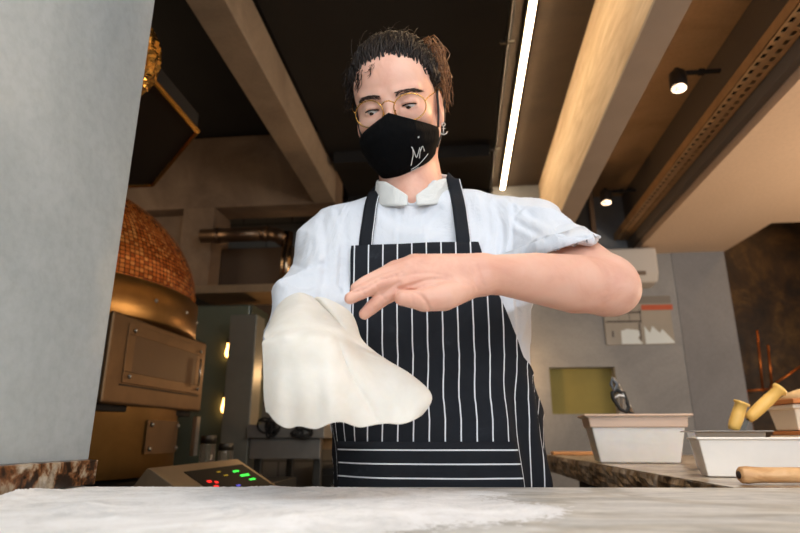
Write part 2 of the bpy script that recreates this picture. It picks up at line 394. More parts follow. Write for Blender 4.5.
# ceiling pieces
bx = box('plywood_sided_beam', (0.65, -2.0, 2.3), (0.757, 4.2, CEZ), M_ply, bw=0); struct(bx)
struct(box('beam_underside', (0.646, -2.0, 2.285), (0.761, 4.2, 2.3), mat('beam_gray', '#97887b', 0.8, nscale=5, namt=0.06, bump=0.2, bscale=90), bw=0))
struct(box('concrete_beam_left', (-0.93, -2.0, 2.45), (-0.79, 3.47, 2.66), M_conc_soft, bw=0.004))
struct(box('concrete_cross_beam', (-3.2, 3.47, 2.45), (-0.79, 3.7, 2.98), M_conc, bw=0.004))
struct(box('concrete_column', (-1.83, 3.46, 0), (-1.61, 3.74, 2.45), M_conc, bw=0.006))
struct(box('wall_behind_oven', (-3.2, 3.6, 0), (-1.83, 3.7, 2.45), M_conc, bw=0))
struct(box('black_ceiling_drop', (-0.79, -2.0, 2.68), (0.272, 4.2, 3.0), M_black, bw=0.004))
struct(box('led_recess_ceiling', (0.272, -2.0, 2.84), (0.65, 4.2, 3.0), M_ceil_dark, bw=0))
struct(box('added_black_box', (-0.79, 3.9, 2.05), (0.272, 4.19, 2.68), M_black, bw=0))  # added black box that darkens the top of the back wall
struct(box('ceiling_recess', (0.757, -2.0, 2.72), (1.26, 4.2, 3.0), M_ceil, bw=0))
# cream soffit with its notch
sz = 2.255
soff = MB().prism([(1.30, -2.0, sz), (2.9, -2.0, sz), (2.9, 3.62, sz), (1.975, 3.62, sz), (1.925, 4.3, sz), (1.30, 4.3, sz)], (0, 0, 0.6))
struct(soff.build('cream_soffit', M_soffit))
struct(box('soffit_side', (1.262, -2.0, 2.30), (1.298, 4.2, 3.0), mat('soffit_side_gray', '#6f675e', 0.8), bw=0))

# perforated steel channel under the recess
t0 = thing('perforated_channel', 'long perforated steel channel running along the edge of the cream soffit', 'cable tray', (1.2, 1.0, 2.36))
m_per = NT('perforated_steel'); m_per.col(m_per.ramp(m_per.noise(m_per.coord(), 12, 4), [(0.3, '#b08a5e'), (0.7, '#c79e6e')])); m_per.set(Roughness=0.6, Metallic=0.15)
ch = MB(); x0, x1 = 1.165, 1.261
yy = 0.2; step = 0.05; rows = [1.186, 1.229]; hw, hl = 0.0085, 0.014
cz = 2.36
ys = []
while yy < 4.15: ys.append(yy); yy += step
xs_b = [x0, rows[0] - hw, rows[0] + hw, rows[1] - hw, rows[1] + hw, x1]
for kx in (0, 2, 4): ch.box((xs_b[kx], 0.2, cz), (xs_b[kx + 1], 4.18, cz + 0.003))
for i, y in enumerate(ys):
    for q, r in enumerate(rows):
        y0 = y + (0.5 * step if q else 0) ; a, b = y0 - step + 2 * hl, y0
        ch.box((r - hw, max(0.2, a), cz), (r + hw, min(b, 4.18), cz + 0.003))
ch.box((x0, 0.2, cz), (x0 + 0.003, 4.18, cz + 0.05)).box((x1 - 0.003, 0.2, cz), (x1, 4.18, cz + 0.05))
ch.build('channel_web', m_per.m, t0)
box('channel_back', (x0 + 0.004, 0.2, cz + 0.046), (x1 - 0.004, 4.18, cz + 0.052), M_black, t0, 0)


# LED strip in the recess between the drop ceiling and the plywood beam
t0 = thing('led_strip_light', 'long glowing warm white strip light on the ceiling beside the plywood beam', 'light', (0.356, 1.5, 2.80))
led_m = mat('led_glow', '#fff0d8', 0.5, emis='#ffdfb4', estr=40)
box('diffuser', (0.352, -1.6, 2.79), (0.380, 4.15, 2.806), led_m, t0, 0.002)
box('housing', (0.347, -1.6, 2.806), (0.385, 4.15, 2.84), M_black, t0, 0)

# ceiling conduit with its clamps
t0 = thing('ceiling_conduit', 'thin conduit running along the dark ceiling left of the glowing strip', 'pipe', (0.25, 1.5, 2.645))
MB().tube([(0.25, 0.2, 2.645), (0.25, 3.88, 2.645)], 0.006, 8).build('pipe', M_dsteel, t0, True)
for y in (1.2, 2.2, 3.2):
    MB().box((0.22, y, 2.638), (0.28, y + 0.012, 2.652)).box((0.245, y, 2.65), (0.255, y + .012, 2.682)).build('clamp', M_dsteel, t0)
t0 = thing('ceiling_cable_duct', 'flat black cable duct crossing the dark ceiling behind the head of the chef', 'duct', (-0.2, 3.3, 2.64))
box('duct_body', (-0.75, 3.2, 2.60), (0.22, 3.28, 2.68), M_black, t0, 0.004)
box('duct_lip', (-0.75, 3.19, 2.595), (0.22, 3.2, 2.601), M_black, t0, 0)

# ceiling spotlights on arms
m_spot_on = mat('spot_lens', '#fff2e0', 0.4, emis='#ffdcb8', estr=7)
def ceiling_spot(x, y, z, tilt, label, power=9, col=(1, 0.76, 0.5), ang=100):
    t = thing('ceiling_spotlight', label, 'spotlight', (x, y, z), 'spotlights along the recess')
    prof = [(0.030, -0.045), (0.034, -0.045), (0.036, -0.042), (0.036, 0.035), (0.033, 0.04), (0.0, 0.04)]
    R = rotm('Y', tilt[0]) @ rotm('X', tilt[1])
    a = MB().lathe(prof, (0, 0, 0), 28); a.v = [tuple(R @ np.array(p) + (x, y, z)) for p in a.v]; a.build('lamp_can', mat('spot_black', '#1b1714', 0.45), t, True)
    b = MB().lathe([(0.0, -0.034), (0.029, -0.034), (0.0305, -0.045)], (0, 0, 0), 24); b.v = [tuple(R @ np.array(p) + (x, y, z)) for p in b.v]; b.build('lens', m_spot_on, t, True)
    MB().box((x + 0.02, y - 0.008, z + 0.03), (1.166, y + 0.008, z + 0.044)).build('arm', M_black, t)
    MB().lathe([(0.012, 0), (0.012, 0.03)], (x, y, z + 0.03), 12).build('swivel', M_black, t, True)
    MB().box((x + 0.09, y - 0.011, z + 0.026), (x + 0.115, y + 0.011, z + 0.048)).build('coupling', M_black, t)
    d = R @ np.array((0, 0, -1.0)); l = spot_light('spot_beam', (x + d[0] * .05, y + d[1] * .05, z + d[2] * .05), np.array((x, y, z)) + d, power, col, ang, 0.8)
    return t
ceiling_spot(0.985, 2.30, 2.46, (6, -10), 'black ceiling spotlight on an arm, nearer of the two in view', 10)
ceiling_spot(0.975, 3.58, 2.46, (6, -10), 'small black ceiling spotlight on an arm, farther of the two in view', 10)
ceiling_spot(0.985, 0.45, 2.46, (3, 32), 'added unseen ceiling spotlight on an arm over the back counter, above the photo', 42, (1, .86, .72), 62)  # unseen spotlight added to brighten the bins

ceiling_spot(0.985, 1.58, 2.46, (51, -25), 'added unseen ceiling spotlight aimed at the chef from behind, above the photo', 60, (1, .62, .3), 16)  # unseen spotlight added as a warm rim on the hair
# hanging dark steel plates at the far end of the beam
t0 = thing('hanging_bracket', 'dark steel bracket hanging beside the plywood beam near the farther spotlight', 'bracket', (0.86, 3.5, 2.2))
box('plate', (0.77, 3.72, 2.27), (0.895, 4.19, 2.72), M_black, t0)
box('flange', (0.895, 3.70, 2.18), (0.925, 3.80, 2.60), mat('bracket_brown', '#5a4634', 0.6, 0.4), t0)

t0 = thing('added_panel_light', 'added unseen white panel light on a rod over the counter, above the photo', 'light', (0.1, 0.1, 2.3))  # unseen fixture added to go with the counter fill light
box('panel_frame', (-0.37, -0.17, 2.29), (0.57, 0.37, 2.32), M_white_pl, t0)
MB().tube([(0.1, 0.1, 2.32), (0.1, 0.1, 2.68)], 0.01, 8).build('rod', M_black, t0)
# ================================================================== left side: oven corner
def slab(name, pts, z0, z1, m): return MB().prism([(x, y, z0) for x, y in pts], (0, 0, z1 - z0)).build(name, m)
sl = bevel(MB().prism([(-0.569, -0.2, 0.901), (-0.545, -0.2, 0.901), (-0.545, 0.862, 0.901), (-0.62, 0.875, 0.901), (-0.62, 0.8785, 0.901), (-0.569, 0.8785, 0.901)], (0, 0, 0.035)).build('granite_upstand', M_granite_up), 0.002)
tag(sl, 'mottled brown granite upstand along the foot of the gray pillar', 'upstand')

def mosaic():
    t = NT('orange_mosaic'); c = t.n('ShaderNodeTexCoord'); mp = t.n('ShaderNodeMapping'); t.l(c.outputs['UV'], mp.inputs[0])
    b = t.n('ShaderNodeTexBrick'); t.l(mp.outputs[0], b.inputs[0]); b.offset = 0.0
    b.inputs['Color1'].default_value = srgb('#b5501a'); b.inputs['Color2'].default_value = srgb('#d4722a'); b.inputs['Mortar'].default_value = srgb('#4a2c18')
    b.inputs['Scale'].default_value = 1; b.inputs['Brick Width'].default_value = 0.018; b.inputs['Row Height'].default_value = 0.018; b.inputs['Mortar Size'].default_value = 0.0018; b.inputs['Mortar Smooth'].default_value = 0.3
    n = t.n('ShaderNodeTexWhiteNoise'); sn = t.n('ShaderNodeVectorMath', operation='SNAP'); t.l(mp.outputs[0], sn.inputs[0]); sn.inputs[1].default_value = (0.018, 0.018, 1); t.l(sn.outputs[0], n.inputs[0])
    r = t.ramp(n.outputs['Value'], [(0.0, '#9a4a1c'), (0.5, '#cc6f2c'), (1.0, '#e5984e')]); mx = t.mix(b.outputs['Fac'], r, srgb('#4a2c18')); t.col(mx)
    t.set(Roughness=0.22, Metallic=0.35); bp = t.n('ShaderNodeBump'); bp.invert = True; bp.inputs['Strength'].default_value = 0.8; bp.inputs['Distance'].default_value = 0.003; t.l(b.outputs['Fac'], bp.inputs['Height'])
    bp2 = t.n('ShaderNodeBump'); bp2.inputs['Strength'].default_value = 0.25; bp2.inputs['Distance'].default_value = 0.01; t.l(n.outputs['Value'], bp2.inputs['Height']); t.l(bp.outputs[0], bp2.inputs['Normal']); t.l(bp2.outputs[0], t.b.inputs['Normal']); return t.m
def bronze(name, col='#a5763f', rough=0.34, metal=0.9):
    t = NT(name); v = t.coord('Object', (1, 1, 1)); n = t.noise(v, 8, 5, 0.6, 0.5); n2 = t.noise(t.coord('Object', (2, 2, 60)), 6, 3)
    c = srgb(col); t.col(t.ramp(n, [(0.3, tuple(x * 0.75 for x in c[:3]) + (1,)), (0.7, c)])); t.set(Roughness=rough, Metallic=metal); t.bump(n2, 0.06); return t.m
M_bronze = bronze('bronze_sheet', '#a07844'); M_bronze_d = bronze('bronze_door', '#7c6042', 0.46, .7)
OX, OY, OR = -1.555, 1.90, 0.575
ov = thing('pizza_oven', 'domed pizza oven with orange glass mosaic, brass ring and square bronze door', 'oven', (OX, OY, 0.84))
nr, nc = 30, 96; V = []; UV = []
for i in range(nr + 1):
    a = (i / nr) * math.pi / 2
    for j in range(nc + 1):
        b = 2 * math.pi * j / nc; r = OR * math.cos(a) * 0.995; V.append((OX + r * math.cos(b), OY + r * math.sin(b), 1.45 + 0.46 * math.sin(a)))
        UV.append((b * OR, a * 0.56))
obj('dome', V, grid_faces(nr + 1, nc + 1), mosaic(), ov, True, UV)
MB().lathe([(OR - .02, 1.325), (OR + .004, 1.325), (OR + .008, 1.332), (OR + .008, 1.452), (OR, 1.458), (OR - .02, 1.458)], (OX, OY, 0), 96).build('brass_ring', M_bronze, ov, True)
for k in range(12):
    a = -0.9 + k * 0.33; q = np.array((math.cos(a), math.sin(a)))
    MB().lathe([(0.0, 0.006), (0.006, 0.004), (0.008, 0)], (0, 0, 0), 10, 'x').build('rivet', M_steel, ov, True).location = (OX + q[0] * (OR + .009), OY + q[1] * (OR + .009), 1.39)
MB().lathe([(OR - .06, 0.845), (OR - .025, 0.845), (OR - .025, 1.30), (OR - .06, 1.31), (OR - .06, 1.33)], (OX, OY, 0), 96).build('oven_base', bronze('bronze_base', '#b8884a', 0.33, .6), ov, True)
MB().lathe([(0.0, 0.80), (OR - .05, 0.80), (OR - .05, 0.846), (0, 0.846)], (OX, OY, 0), 64).build('base_plinth', M_rubber, ov, True)
# mouth box
y0, y1, z0, z1, xf = 1.56, 2.198, 1.052, 1.324, -1.0
bevel(MB().box((-1.42, y0 + .01, z0 + .012), (xf - .018, y1 - .01, z1 - .008)).build('mouth_box', mat('mouth_gray', '#8b877d', 0.5, 0.3), ov), 0.01, 3)
box('mouth_sill', (-1.42, y0 + .02, z0 - .012), (xf - .03, y1 - .02, z0 + .012), M_black, ov)
dr = bevel(MB().box((xf - .018, y0, z0 + .006), (xf, y1, z1)).build('door', M_bronze_d, ov), 0.012, 4)
fr = MB(); fy0, fy1, fz0, fz1 = y0 + .08, y1 - .04, z0 + .070, z1 - .022
b_ = 0.042
for p in ((fy0, fz0, fy1, fz0 + b_ * .8), (fy0, fz1 - b_ * .8, fy1, fz1), (fy0, fz0 + b_ * .8, fy0 + b_, fz1 - b_ * .8), (fy1 - b_, fz0 + b_ * .8, fy1, fz1 - b_ * .8)):
    fr.box((xf, p[0], p[1]), (xf + .0035, p[2], p[3]))
bevel(fr.build('door_frame', M_bronze_d, dr), 0.0015)
gl = mat('smoked_glass', '#5c4228', 0.5, 0.2); box('window_pane', (xf + .0005, fy0 + b_, fz0 + b_ * .8), (xf + .003, fy1 - b_, fz1 - b_ * .8), gl, dr, 0)
for yy_, zz_ in ((fy0 + .03, fz0 + .02), (fy0 + .03, fz1 - .02), (fy1 - .02, fz0 + .02), (fy1 - .02, fz1 - .02)):
    MB().lathe([(0.0, 0.006), (0.005, 0.004), (0.007, 0)], (xf + .006, yy_, zz_), 10, 'x').build('screw', M_steel, dr, True)
MB().tube([(xf + .014, fy1 - .03, fz0 + .03), (xf + .014, fy1 - .03, fz1 - .05)], 0.004, 8).build('handle', M_steel, dr, True)
box('groove_strip', (xf, y0 + .07, z0 + .062), (xf + .002, y1 - .04, z0 + .066), M_black, dr, 0)
for zz_ in (z0 + .035, z0 + .065): MB().lathe([(0.0, -.02), (0.013, -.018), (0.013, .02), (0, .022)], (-1.05, y0 - .002, zz_), 14, 'y').build('hinge', M_steel, ov, True)
# hatch plate and its bolts
hp = MB(); pl = []
for i in range(9):
    a = -0.12 + i * 0.055
    pl.append(a)
for i in range(8):
    r0, r1 = OR - .024, OR - .017
    hp.hexa([(OX + r * math.cos(a), OY + r * math.sin(a), 0.915) for r, a in ((r0, pl[i]), (r1, pl[i]), (r1, pl[i + 1]), (r0, pl[i + 1]))], [(OX + r * math.cos(a), OY + r * math.sin(a), 1.02) for r, a in ((r0, pl[i]), (r1, pl[i]), (r1, pl[i + 1]), (r0, pl[i + 1]))])
hp = MB().lathe([(OR - .026, .915), (OR - .017, .915), (OR - .017, 1.02), (OR - .026, 1.02), (OR - .026, .915)], (OX, OY, 0), 16, a0=-.14, a1=.34)
hq = hp.build('hatch_plate', M_bronze_d, ov, False)
for a, z in ((-0.1, .93), (-0.1, 1.005), (0.3, .93), (0.3, 1.005)):
    MB().lathe([(0.0, 0.008), (0.006, 0.006), (0.008, 0)], (OX + (OR - .016) * math.cos(a), OY + (OR - .016) * math.sin(a), z), 10, 'x').build('bolt', M_steel, hq, True)
hs = MB().box((-1.0, 2.14, .9), (-.985, 2.17, 1.04)).build('hinge_strip', M_steel, ov)

# steel bench carrying the oven, spice jars beside it
bn = thing('oven_bench', 'dark steel bench carrying the domed oven', 'bench', (-1.5, 1.9, 0))
box('bench_top', (-2.2, 1.28, 0.76), (-0.72, 2.6, 0.80), M_dsteel, bn)
for x in (-2.15, -0.82):
    for y in (1.33, 2.5): box('leg', (x, y, 0), (x + .05, y + .05, 0.76), M_dsteel, bn)
M_glass = NT('clear_glass'); M_glass.set(Roughness=0.05, Metallic=0.0); M_glass.b.inputs['Transmission Weight'].default_value = 0.9; M_glass.b.inputs['IOR'].default_value = 1.35; M_glass.col('#e8e0d0'); M_glass = M_glass.m
def jar(x, y, z, h, label):
    t = thing('glass_jar', label, 'jar', (x, y, z), 'glass jars beside the oven base')
    MB().lathe([(0.0, 0), (0.028, 0), (0.03, 0.004), (0.03, h * .85), (0.026, h * .9)], (x, y, z), 20).build('jar_body', M_glass, t, True)
    MB().lathe([(0.0, h + .012), (0.028, h + .012), (0.03, h + .008), (0.03, h * .89), (0.0, h * .89)], (x, y, z), 20).build('lid', M_dsteel, t, True)
jar(-0.985, 2.26, 0.80, 0.16, 'clear glass jar standing at the right edge of the bronze oven base')
jar(-0.94, 2.33, 0.80, 0.13, 'short glass jar right behind the taller jar beside the oven base')

# control box with lit display
cb = thing('control_box', 'sloping steel control box with red and green lit digits in front of the oven', 'control panel', (-0.72, 1.55, 0.80))
A0 = W(147, 467, X=-0.74); B0 = W(236, 460, X=-0.74); ya, yb, zr = A0[1], B0[1], (A0[2] + B0[2]) / 2
sx = 0.17; zs = 0.80; xb = -0.74
bevel(MB().hexa([(xb - .07, ya, zs), (xb + sx, ya, zs), (xb + sx, yb, zs), (xb - .07, yb, zs)], [(xb, ya, zr), (xb + .006, ya, zr), (xb + .006, yb, zr), (xb, yb, zr)]).build('box_body', bronze('control_steel', '#8d7a62', 0.5, .5), cb), 0.002)
slope = np.array((sx - .006, 0, zs - zr)); sl_n = _n((-(zs - zr), 0, sx - .006))
def on_slope(name, u0, u1, v0, v1, m, up, par):            # u along the box, v down its slope
    p = [np.array((xb + .006, ya + (yb - ya) * u, zr)) + slope * v + sl_n * up for u, v in ((u0, v0), (u1, v0), (u1, v1), (u0, v1))]
    return MB().prism(p, sl_n * 0.0015).build(name, m, par)
pn = on_slope('display_window', 0.22, 0.95, 0.16, 0.9, mat('display_black', '#0c0c0d', 0.65, spec=.15), 0.0, cb)
for nm, c, st, segs in (('red_digits', '#ff2020', 6, [(0.30, .34, .42, .46), (.30, .34, .54, .58), (.36, .39, .46, .50)]), ('green_digits', '#18ff50', 7, [(.70, .78, .30, .33), (.72, .84, .42, .46), (.76, .84, .55, .58)]), ('blue_digits', '#4a50ff', 2, [(.52, .57, .62, .65), (.54, .58, .72, .75)]), ('amber_digits', '#c8b020', 1.2, [(.52, .56, .26, .28), (.54, .59, .36, .38)])):
    e = MB()
    for u0, u1, v0, v1 in segs:
        p = [np.array((xb + .006, ya + (yb - ya) * u, zr)) + slope * v + sl_n * .0016 for u, v in ((u0, v0), (u1, v0), (u1, v1), (u0, v1))]; e.prism(p, sl_n * .0006)
    e.build(nm, mat(nm + '_glow', c, 0.5, emis=c, estr=st * .22), pn)

# hood above the oven, gold lamp
hd = thing('oven_hood', 'black octagonal extraction hood with a gold rim above the oven', 'hood', (-1.55, 1.6, 2.05))
P8 = [(-0.95, 1.1), (-0.95, 1.83), (-1.36, 2.27), (-1.85, 2.27), (-2.18, 1.83), (-2.18, 1.1)]
MB().prism([(x, y, 2.06) for x, y in P8], (0, 0, .07)).build('hood_canopy', M_black, hd)
rim = MB().tube([(x, y, 2.062) for x, y in P8], 0.011, 8, closed=True).build('hood_rim', M_gold, hd)
box('chimney', (-1.85, 1.4, 2.13), (-1.35, 1.9, CEZ), M_black, hd)
LX, LY, LZ = W(118, 56, Y=1.0)
lp = thing('gold_pendant_lamp', 'gold ridged pendant lamp half hidden behind the gray pillar', 'lamp', (LX, LY, LZ))
V = []; nr, nc = 40, 56
for i in range(nr + 1):
    a = math.pi * (0.04 + 0.92 * i / nr)
    for j in range(nc):
        b = 2 * math.pi * j / nc; w = 1 + 0.035 * math.cos(14 * b + 9 * a) * math.sin(a) + 0.02 * math.cos(17 * a)
        V.append((LX + 0.085 * w * math.sin(a) * math.cos(b), LY + 0.085 * w * math.sin(a) * math.sin(b), LZ + 0.005 - 0.10 * w * math.cos(a) + 0.0))
obj('lamp_shade', V, grid_faces(nr + 1, nc, True), M_gold, lp, False)
MB().tube([(LX, LY, LZ + 0.11), (LX, LY, CEZ)], 0.004, 6).build('cord', M_black, lp)

# exhaust pipe with elbow, far left
pp = thing('exhaust_pipe', 'brown metal exhaust pipe bending down behind the left shoulder of the chef', 'pipe', (-1.3, 3.3, 1.8))
a = W(150, 228, Y=3.3); zc = 2.185
path = [(-1.8, 3.3, zc)] + [(-1.22 + 0.15 * math.sin(q), 3.3, zc - 0.15 + 0.15 * math.cos(q)) for q in np.linspace(0, math.pi / 2, 8)] + [(-1.07, 3.3, 1.80)]
m_pipe = mat('brown_duct', '#6e5844', 0.35, 0.85)
MB().tube([(-1.605, 3.3, zc), (-1.16, 3.3, zc)], 0.045, 20).build('pipe_run', m_pipe, pp, True)
MB().tube([(-1.16, 3.3, zc), (-1.10, 3.3, zc - .015), (-1.06, 3.3, zc - .05)], 0.047, 20).build('elbow', m_pipe, pp, True)
MB().tube([(-1.045, 3.3, 2.19), (-1.045, 3.3, 1.80)], 0.036, 20).build('pipe_drop', mat('bright_duct', '#a08a70', 0.22, 1.0), pp, True)
for x in (-1.5, -1.19): MB().tube([(x - .012, 3.3, zc), (x + .012, 3.3, zc)], 0.05, 20).build('collar', m_pipe, pp, True)
wb = box('kitchen_wall_panel', (-1.6, 3.62, 1.3), (-0.2, 3.66, 2.2), mat('brown_panel', '#4a3a2b', 0.6, nscale=3), bw=0); struct(wb)

# wooden shelf, tall glass cabinet, steel post
sf = thing('wall_shelf', 'pale wooden shelf under the bent exhaust pipe', 'shelf', (-1.2, 3.1, 1.72))
box('shelf_board', (-1.58, 2.98, 1.73), (-0.72, 3.3, 1.775), mat('shelf_wood', '#8a7458', 0.6, nscale=8), sf)
for x in (-1.5, -0.8): box('bracket', (x, 3.0, 1.66), (x + .02, 3.61, 1.73), M_dsteel, sf)
gc = thing('glass_cabinet', 'tall green glass fronted cabinet with two lamp reflections as glowing bulbs beside the oven', 'cabinet', (-1.25, 2.9, 0))
box('cabinet_body', (-1.46, 2.93, 0.0), (-1.10, 3.2, 1.65), mat('cabinet_dark', '#3a4036', 0.5), gc)
box('glass_door', (-1.45, 2.918, 0.05), (-1.11, 2.93, 1.64), mat('green_glass', '#626b5c', 0.2, 0.0, spec=0.8), gc)
for q, (px, py) in enumerate(((228, 353), (224, 408))):  # lamp reflections in the glass, built as glowing bulbs
    p = W(px, py, Y=2.90)
    b = MB().lathe([(0.0, -0.025), (0.011, -0.018), (0.015, 0.0), (0.010, 0.025), (0.007, 0.05), (0, 0.052)], tuple(p), 16).build('bulb', mat('bulb_glow', '#ffe0b0', 0.4, emis='#ffb868', estr=12), gc, True)
    box('reflection_stub', (p[0] - .01, p[1] - .01, p[2] + .05), (p[0] + .01, 2.918, p[2] + .075), M_dsteel, gc)
sp = box('steel_post', (-1.12, 2.70, 0), (-0.985, 2.82, 1.545), mat('post_steel', '#7d7c70', 0.45, 0.3, nscale=5), bw=0.004); tag(sp, 'gray green steel post standing in front of the glass cabinet', 'post')

# steel work table at the far left with hanging black tools and warm lit shelf
wt = thing('steel_work_table', 'gray steel work table with a backboard behind the hanging dough', 'table', (-0.75, 2.9, 0))
box('table_top', (-0.98, 2.66, 0.96), (-0.62, 3.3, 1.02), mat('table_gray', '#77736c', 0.5, 0.4, nscale=8), wt)
box('apron_board', (-0.97, 2.68, 0.87), (-0.64, 2.70, 0.96), mat('table_gray'), wt)
for x in (-0.96, -0.68):
    for y in (2.72, 3.24): box('leg', (x, y, 0), (x + .035, y + .035, 0.96), M_dsteel, wt)
ls = box('lit_back_shelf', (-0.98, 3.32, 0.9), (-0.3, 3.5, 1.12), mat('warm_plaster', '#c9a070', 0.7), bw=0); tag(ls, 'low warm lit ledge behind the steel work table', 'ledge')
la = bpy.data.lights.new('under_shelf_lamp', 'POINT'); la.energy = 3.0; la.color = WARM; la.shadow_soft_size = 0.03
lo = bpy.data.objects.new('under_shelf_lamp', la); lo.location = (-0.82, 3.12, 1.30); SC.collection.objects.link(lo)
def tangle(cx, cz, seed, label):
    r = np.random.default_rng(seed); t = thing('utensil_bundle', label, 'utensils', (cx, 2.64, cz - .05), 'black utensils hanging on the steel table')
    for k in range(5):
        ph = r.uniform(0, 6.28, 3); a = np.linspace(0, 2 * math.pi, 22)[:-1]
        pts = [(cx + (0.028 + .012 * math.cos(ph[0])) * math.cos(q) + .02 * math.sin(ph[1] + k), 2.645 + .012 * math.sin(q + ph[2]), cz + (0.025 + .012 * math.sin(ph[1])) * math.sin(q) + .012 * math.cos(k * 2)) for q in a]
        MB().tube(pts, 0.0045, 6, closed=True).build('ring', M_rubber, t, True)
    MB().tube([(cx - .05, 2.65, cz + .035), (cx, 2.64, cz + .028), (cx + .05, 2.65, cz + .035)], 0.006, 6).build('bar', M_rubber, t, True)
p = W(268, 428, Y=2.64); tangle(p[0], p[2], 3, 'tangle of black looped utensils hanging left on the gray steel table')
p = W(300, 432, Y=2.64); tangle(p[0], p[2], 9, 'smaller tangle of black looped utensils hanging right, just under the dough')
uc = thing('under_counter_fridge', 'dark under counter unit on the floor below the block wall', 'fridge', (-0.6, 3.9, 0))
box('fridge_body', (-0.92, 3.7, 0.0), (-0.35, 4.18, 0.78), mat('fridge_dark', '#2a2a29', 0.5), uc)
box('fridge_door', (-0.90, 3.685, 0.08), (-0.37, 3.7, 0.74), mat('fridge_front', '#3c3b39', 0.4, 0.5), uc)
MB().tube([(-0.8, 3.66, 0.68), (-0.47, 3.66, 0.68)], 0.008, 8).build('handle', M_steel, uc, True)

# ================================================================== counters
q0 = W(-20, 486.6, Z=0.9); q1 = W(400, 487.3, Z=0.9); q2 = W(820, 488, Z=0.9)
def edge_y(x): return 0.875 + 0.083 * (x + 0.09) * 1.0
ct = thing('marble_counter', 'pale floured marble counter filling the bottom of the photo', 'counter', (0.2, 0.5, 0))
ct_top = MB().prism([(-0.565, 0.02, 0.86), (1.6, 0.02, 0.86), (1.6, edge_y(1.6), 0.86), (-0.565, edge_y(-0.565), 0.86)], (0, 0, 0.04)).build('worktop', M_marble, ct); bevel(ct_top, 0.003, 2)
box('counter_body', (-0.55, 0.1, 0.0), (1.58, 0.74, 0.859), mat('counter_panel', '#57524c', 0.7, nscale=5), ct)
rc = thing('granite_back_counter', 'brown granite counter running back at the right behind the marble one', 'counter', (0.9, 1.7, 0))
xr = 0.352; pt = [(xr + .03, edge_y(xr) + .006), (1.6, edge_y(1.6) + .006), (1.6, 2.42), (xr - .022, 2.42)]
gt = MB().prism([(x, y, 0.845) for x, y in pt], (0, 0, 0.055)).build('granite_top', M_granite, rc)
eg = MB(); nE = 60; P0 = np.array(pt[0]); P1 = np.array(pt[3]); prev = None; vs = []
for i in range(nE + 1):
    p = P0 + (P1 - P0) * i / nE
    for k in range(7):
        z = 0.842 + 0.056 * k / 6; o = 0.004 + 0.005 * rng.random() - (0.003 if k in (0, 6) else 0); vs.append((p[0] - o, p[1], z))
eg.add(vs, grid_faces(nE + 1, 7)); solid(eg.build('rough_edge', M_granite_edge, rc), 0.004)
box('cabinet_body', (xr + .08, 1.02, 0.0), (1.58, 2.36, 0.844), M_black, rc)
cbd = box('cutting_board', (0.322 + .02, 2.34, 0.901), (0.72, 2.41, 0.913), mat('board_wood', '#c98e55', 0.6, nscale=12), bw=0.003); tag(cbd, 'thin orange wooden board at the far end of the granite counter', 'board')

# flour on the marble: heaps and a scattered film, nobody could count it
def fbm(x, y, seed=0):
    r = np.random.default_rng(seed); s = 0
    for o in range(5):
        for k in range(5):
            a = r.uniform(0, 6.28); f = 9 * 1.9 ** o * r.uniform(.7, 1.3); s = s + np.sin(f * (x * math.cos(a) + y * math.sin(a)) + r.uniform(0, 6.28)) * 0.45 ** o
    return s / 5
gx = np.linspace(-0.535, 0.30, 340); gy = np.linspace(0.30, 0.855, 230); X_, Y_ = np.meshgrid(gx, gy)
dens = 1.15 - ((X_ + 0.30) / 0.36) ** 2 * np.where(X_ > -.3, 1, .3) - ((Y_ - 0.66) / 0.24) ** 2 * 0.75
dens = dens + fbm(X_, Y_, 4) * 0.5; hh = np.clip(dens, -1, 1.2)
Z_ = 0.899 + np.clip(hh, -1, .45) * 0.0036 + np.maximum(0, fbm(X_ * 3, Y_ * 3, 8)) ** 1.6 * 0.011 * np.clip(hh + .2, 0, 1) + rng.normal(0, .00035, X_.shape)
Z_ = np.where(Y_ > edge_y(X_) - 0.012, 0.8985, Z_)
keep = (Z_ > 0.9000); fcs = [f for f in grid_faces(*X_.shape) if keep.ravel()[list(f)].any()]
used = sorted({i for f in fcs for i in f}); mp_ = {u: i for i, u in enumerate(used)}
pts = np.stack([X_.ravel(), Y_.ravel(), np.maximum(Z_.ravel(), 0.9002)], 1)[used]
fl = obj('flour', pts, [tuple(mp_[i] for i in f) for f in fcs], M_flour, None, True); tag(fl, 'loose white flour scattered over the left of the marble counter', 'flour', None, 'stuff')

# ================================================================== things on the right
def frustum_box(t, cx, y0, y1, x0t, x1t, x0b, x1b, zb, zt, m, wall=0.004, name='tub', iny=0.012, rim=0.01, rimh=0.008):
    def ring(x0, x1, ya, yb, z): return [(x0, ya, z), (x1, ya, z), (x1, yb, z), (x0, yb, z)]
    V = ring(x0b, x1b, y0 + iny, y1 - iny, zb) + ring(x0t, x1t, y0, y1, zt) + ring(x0t - rim, x1t + rim, y0 - rim, y1 + rim, zt) + ring(x0t - rim, x1t + rim, y0 - rim, y1 + rim, zt - rimh)
    V2 = ring(x0t + wall, x1t - wall, y0 + wall, y1 - wall, zt) + ring(x0b + wall, x1b - wall, y0 + iny + wall, y1 - iny - wall, zb + wall)
    V = V + V2; fs = [(0, 3, 2, 1)]
    def band(a, b): return [(a + i, a + (i + 1) % 4, b + (i + 1) % 4, b + i) for i in range(4)]
    Vo = V[:4] + ring(x0t, x1t, y0, y1, zt - rimh) + V[12:16] + V[8:12] + V[16:20] + V[20:24]
    for k in range(5): fs += band(k * 4, k * 4 + 4)
    fs += [(20, 21, 22, 23)]
    return bevel(MB().add(Vo, fs).build(name, m, t), 0.004, 3, 25)
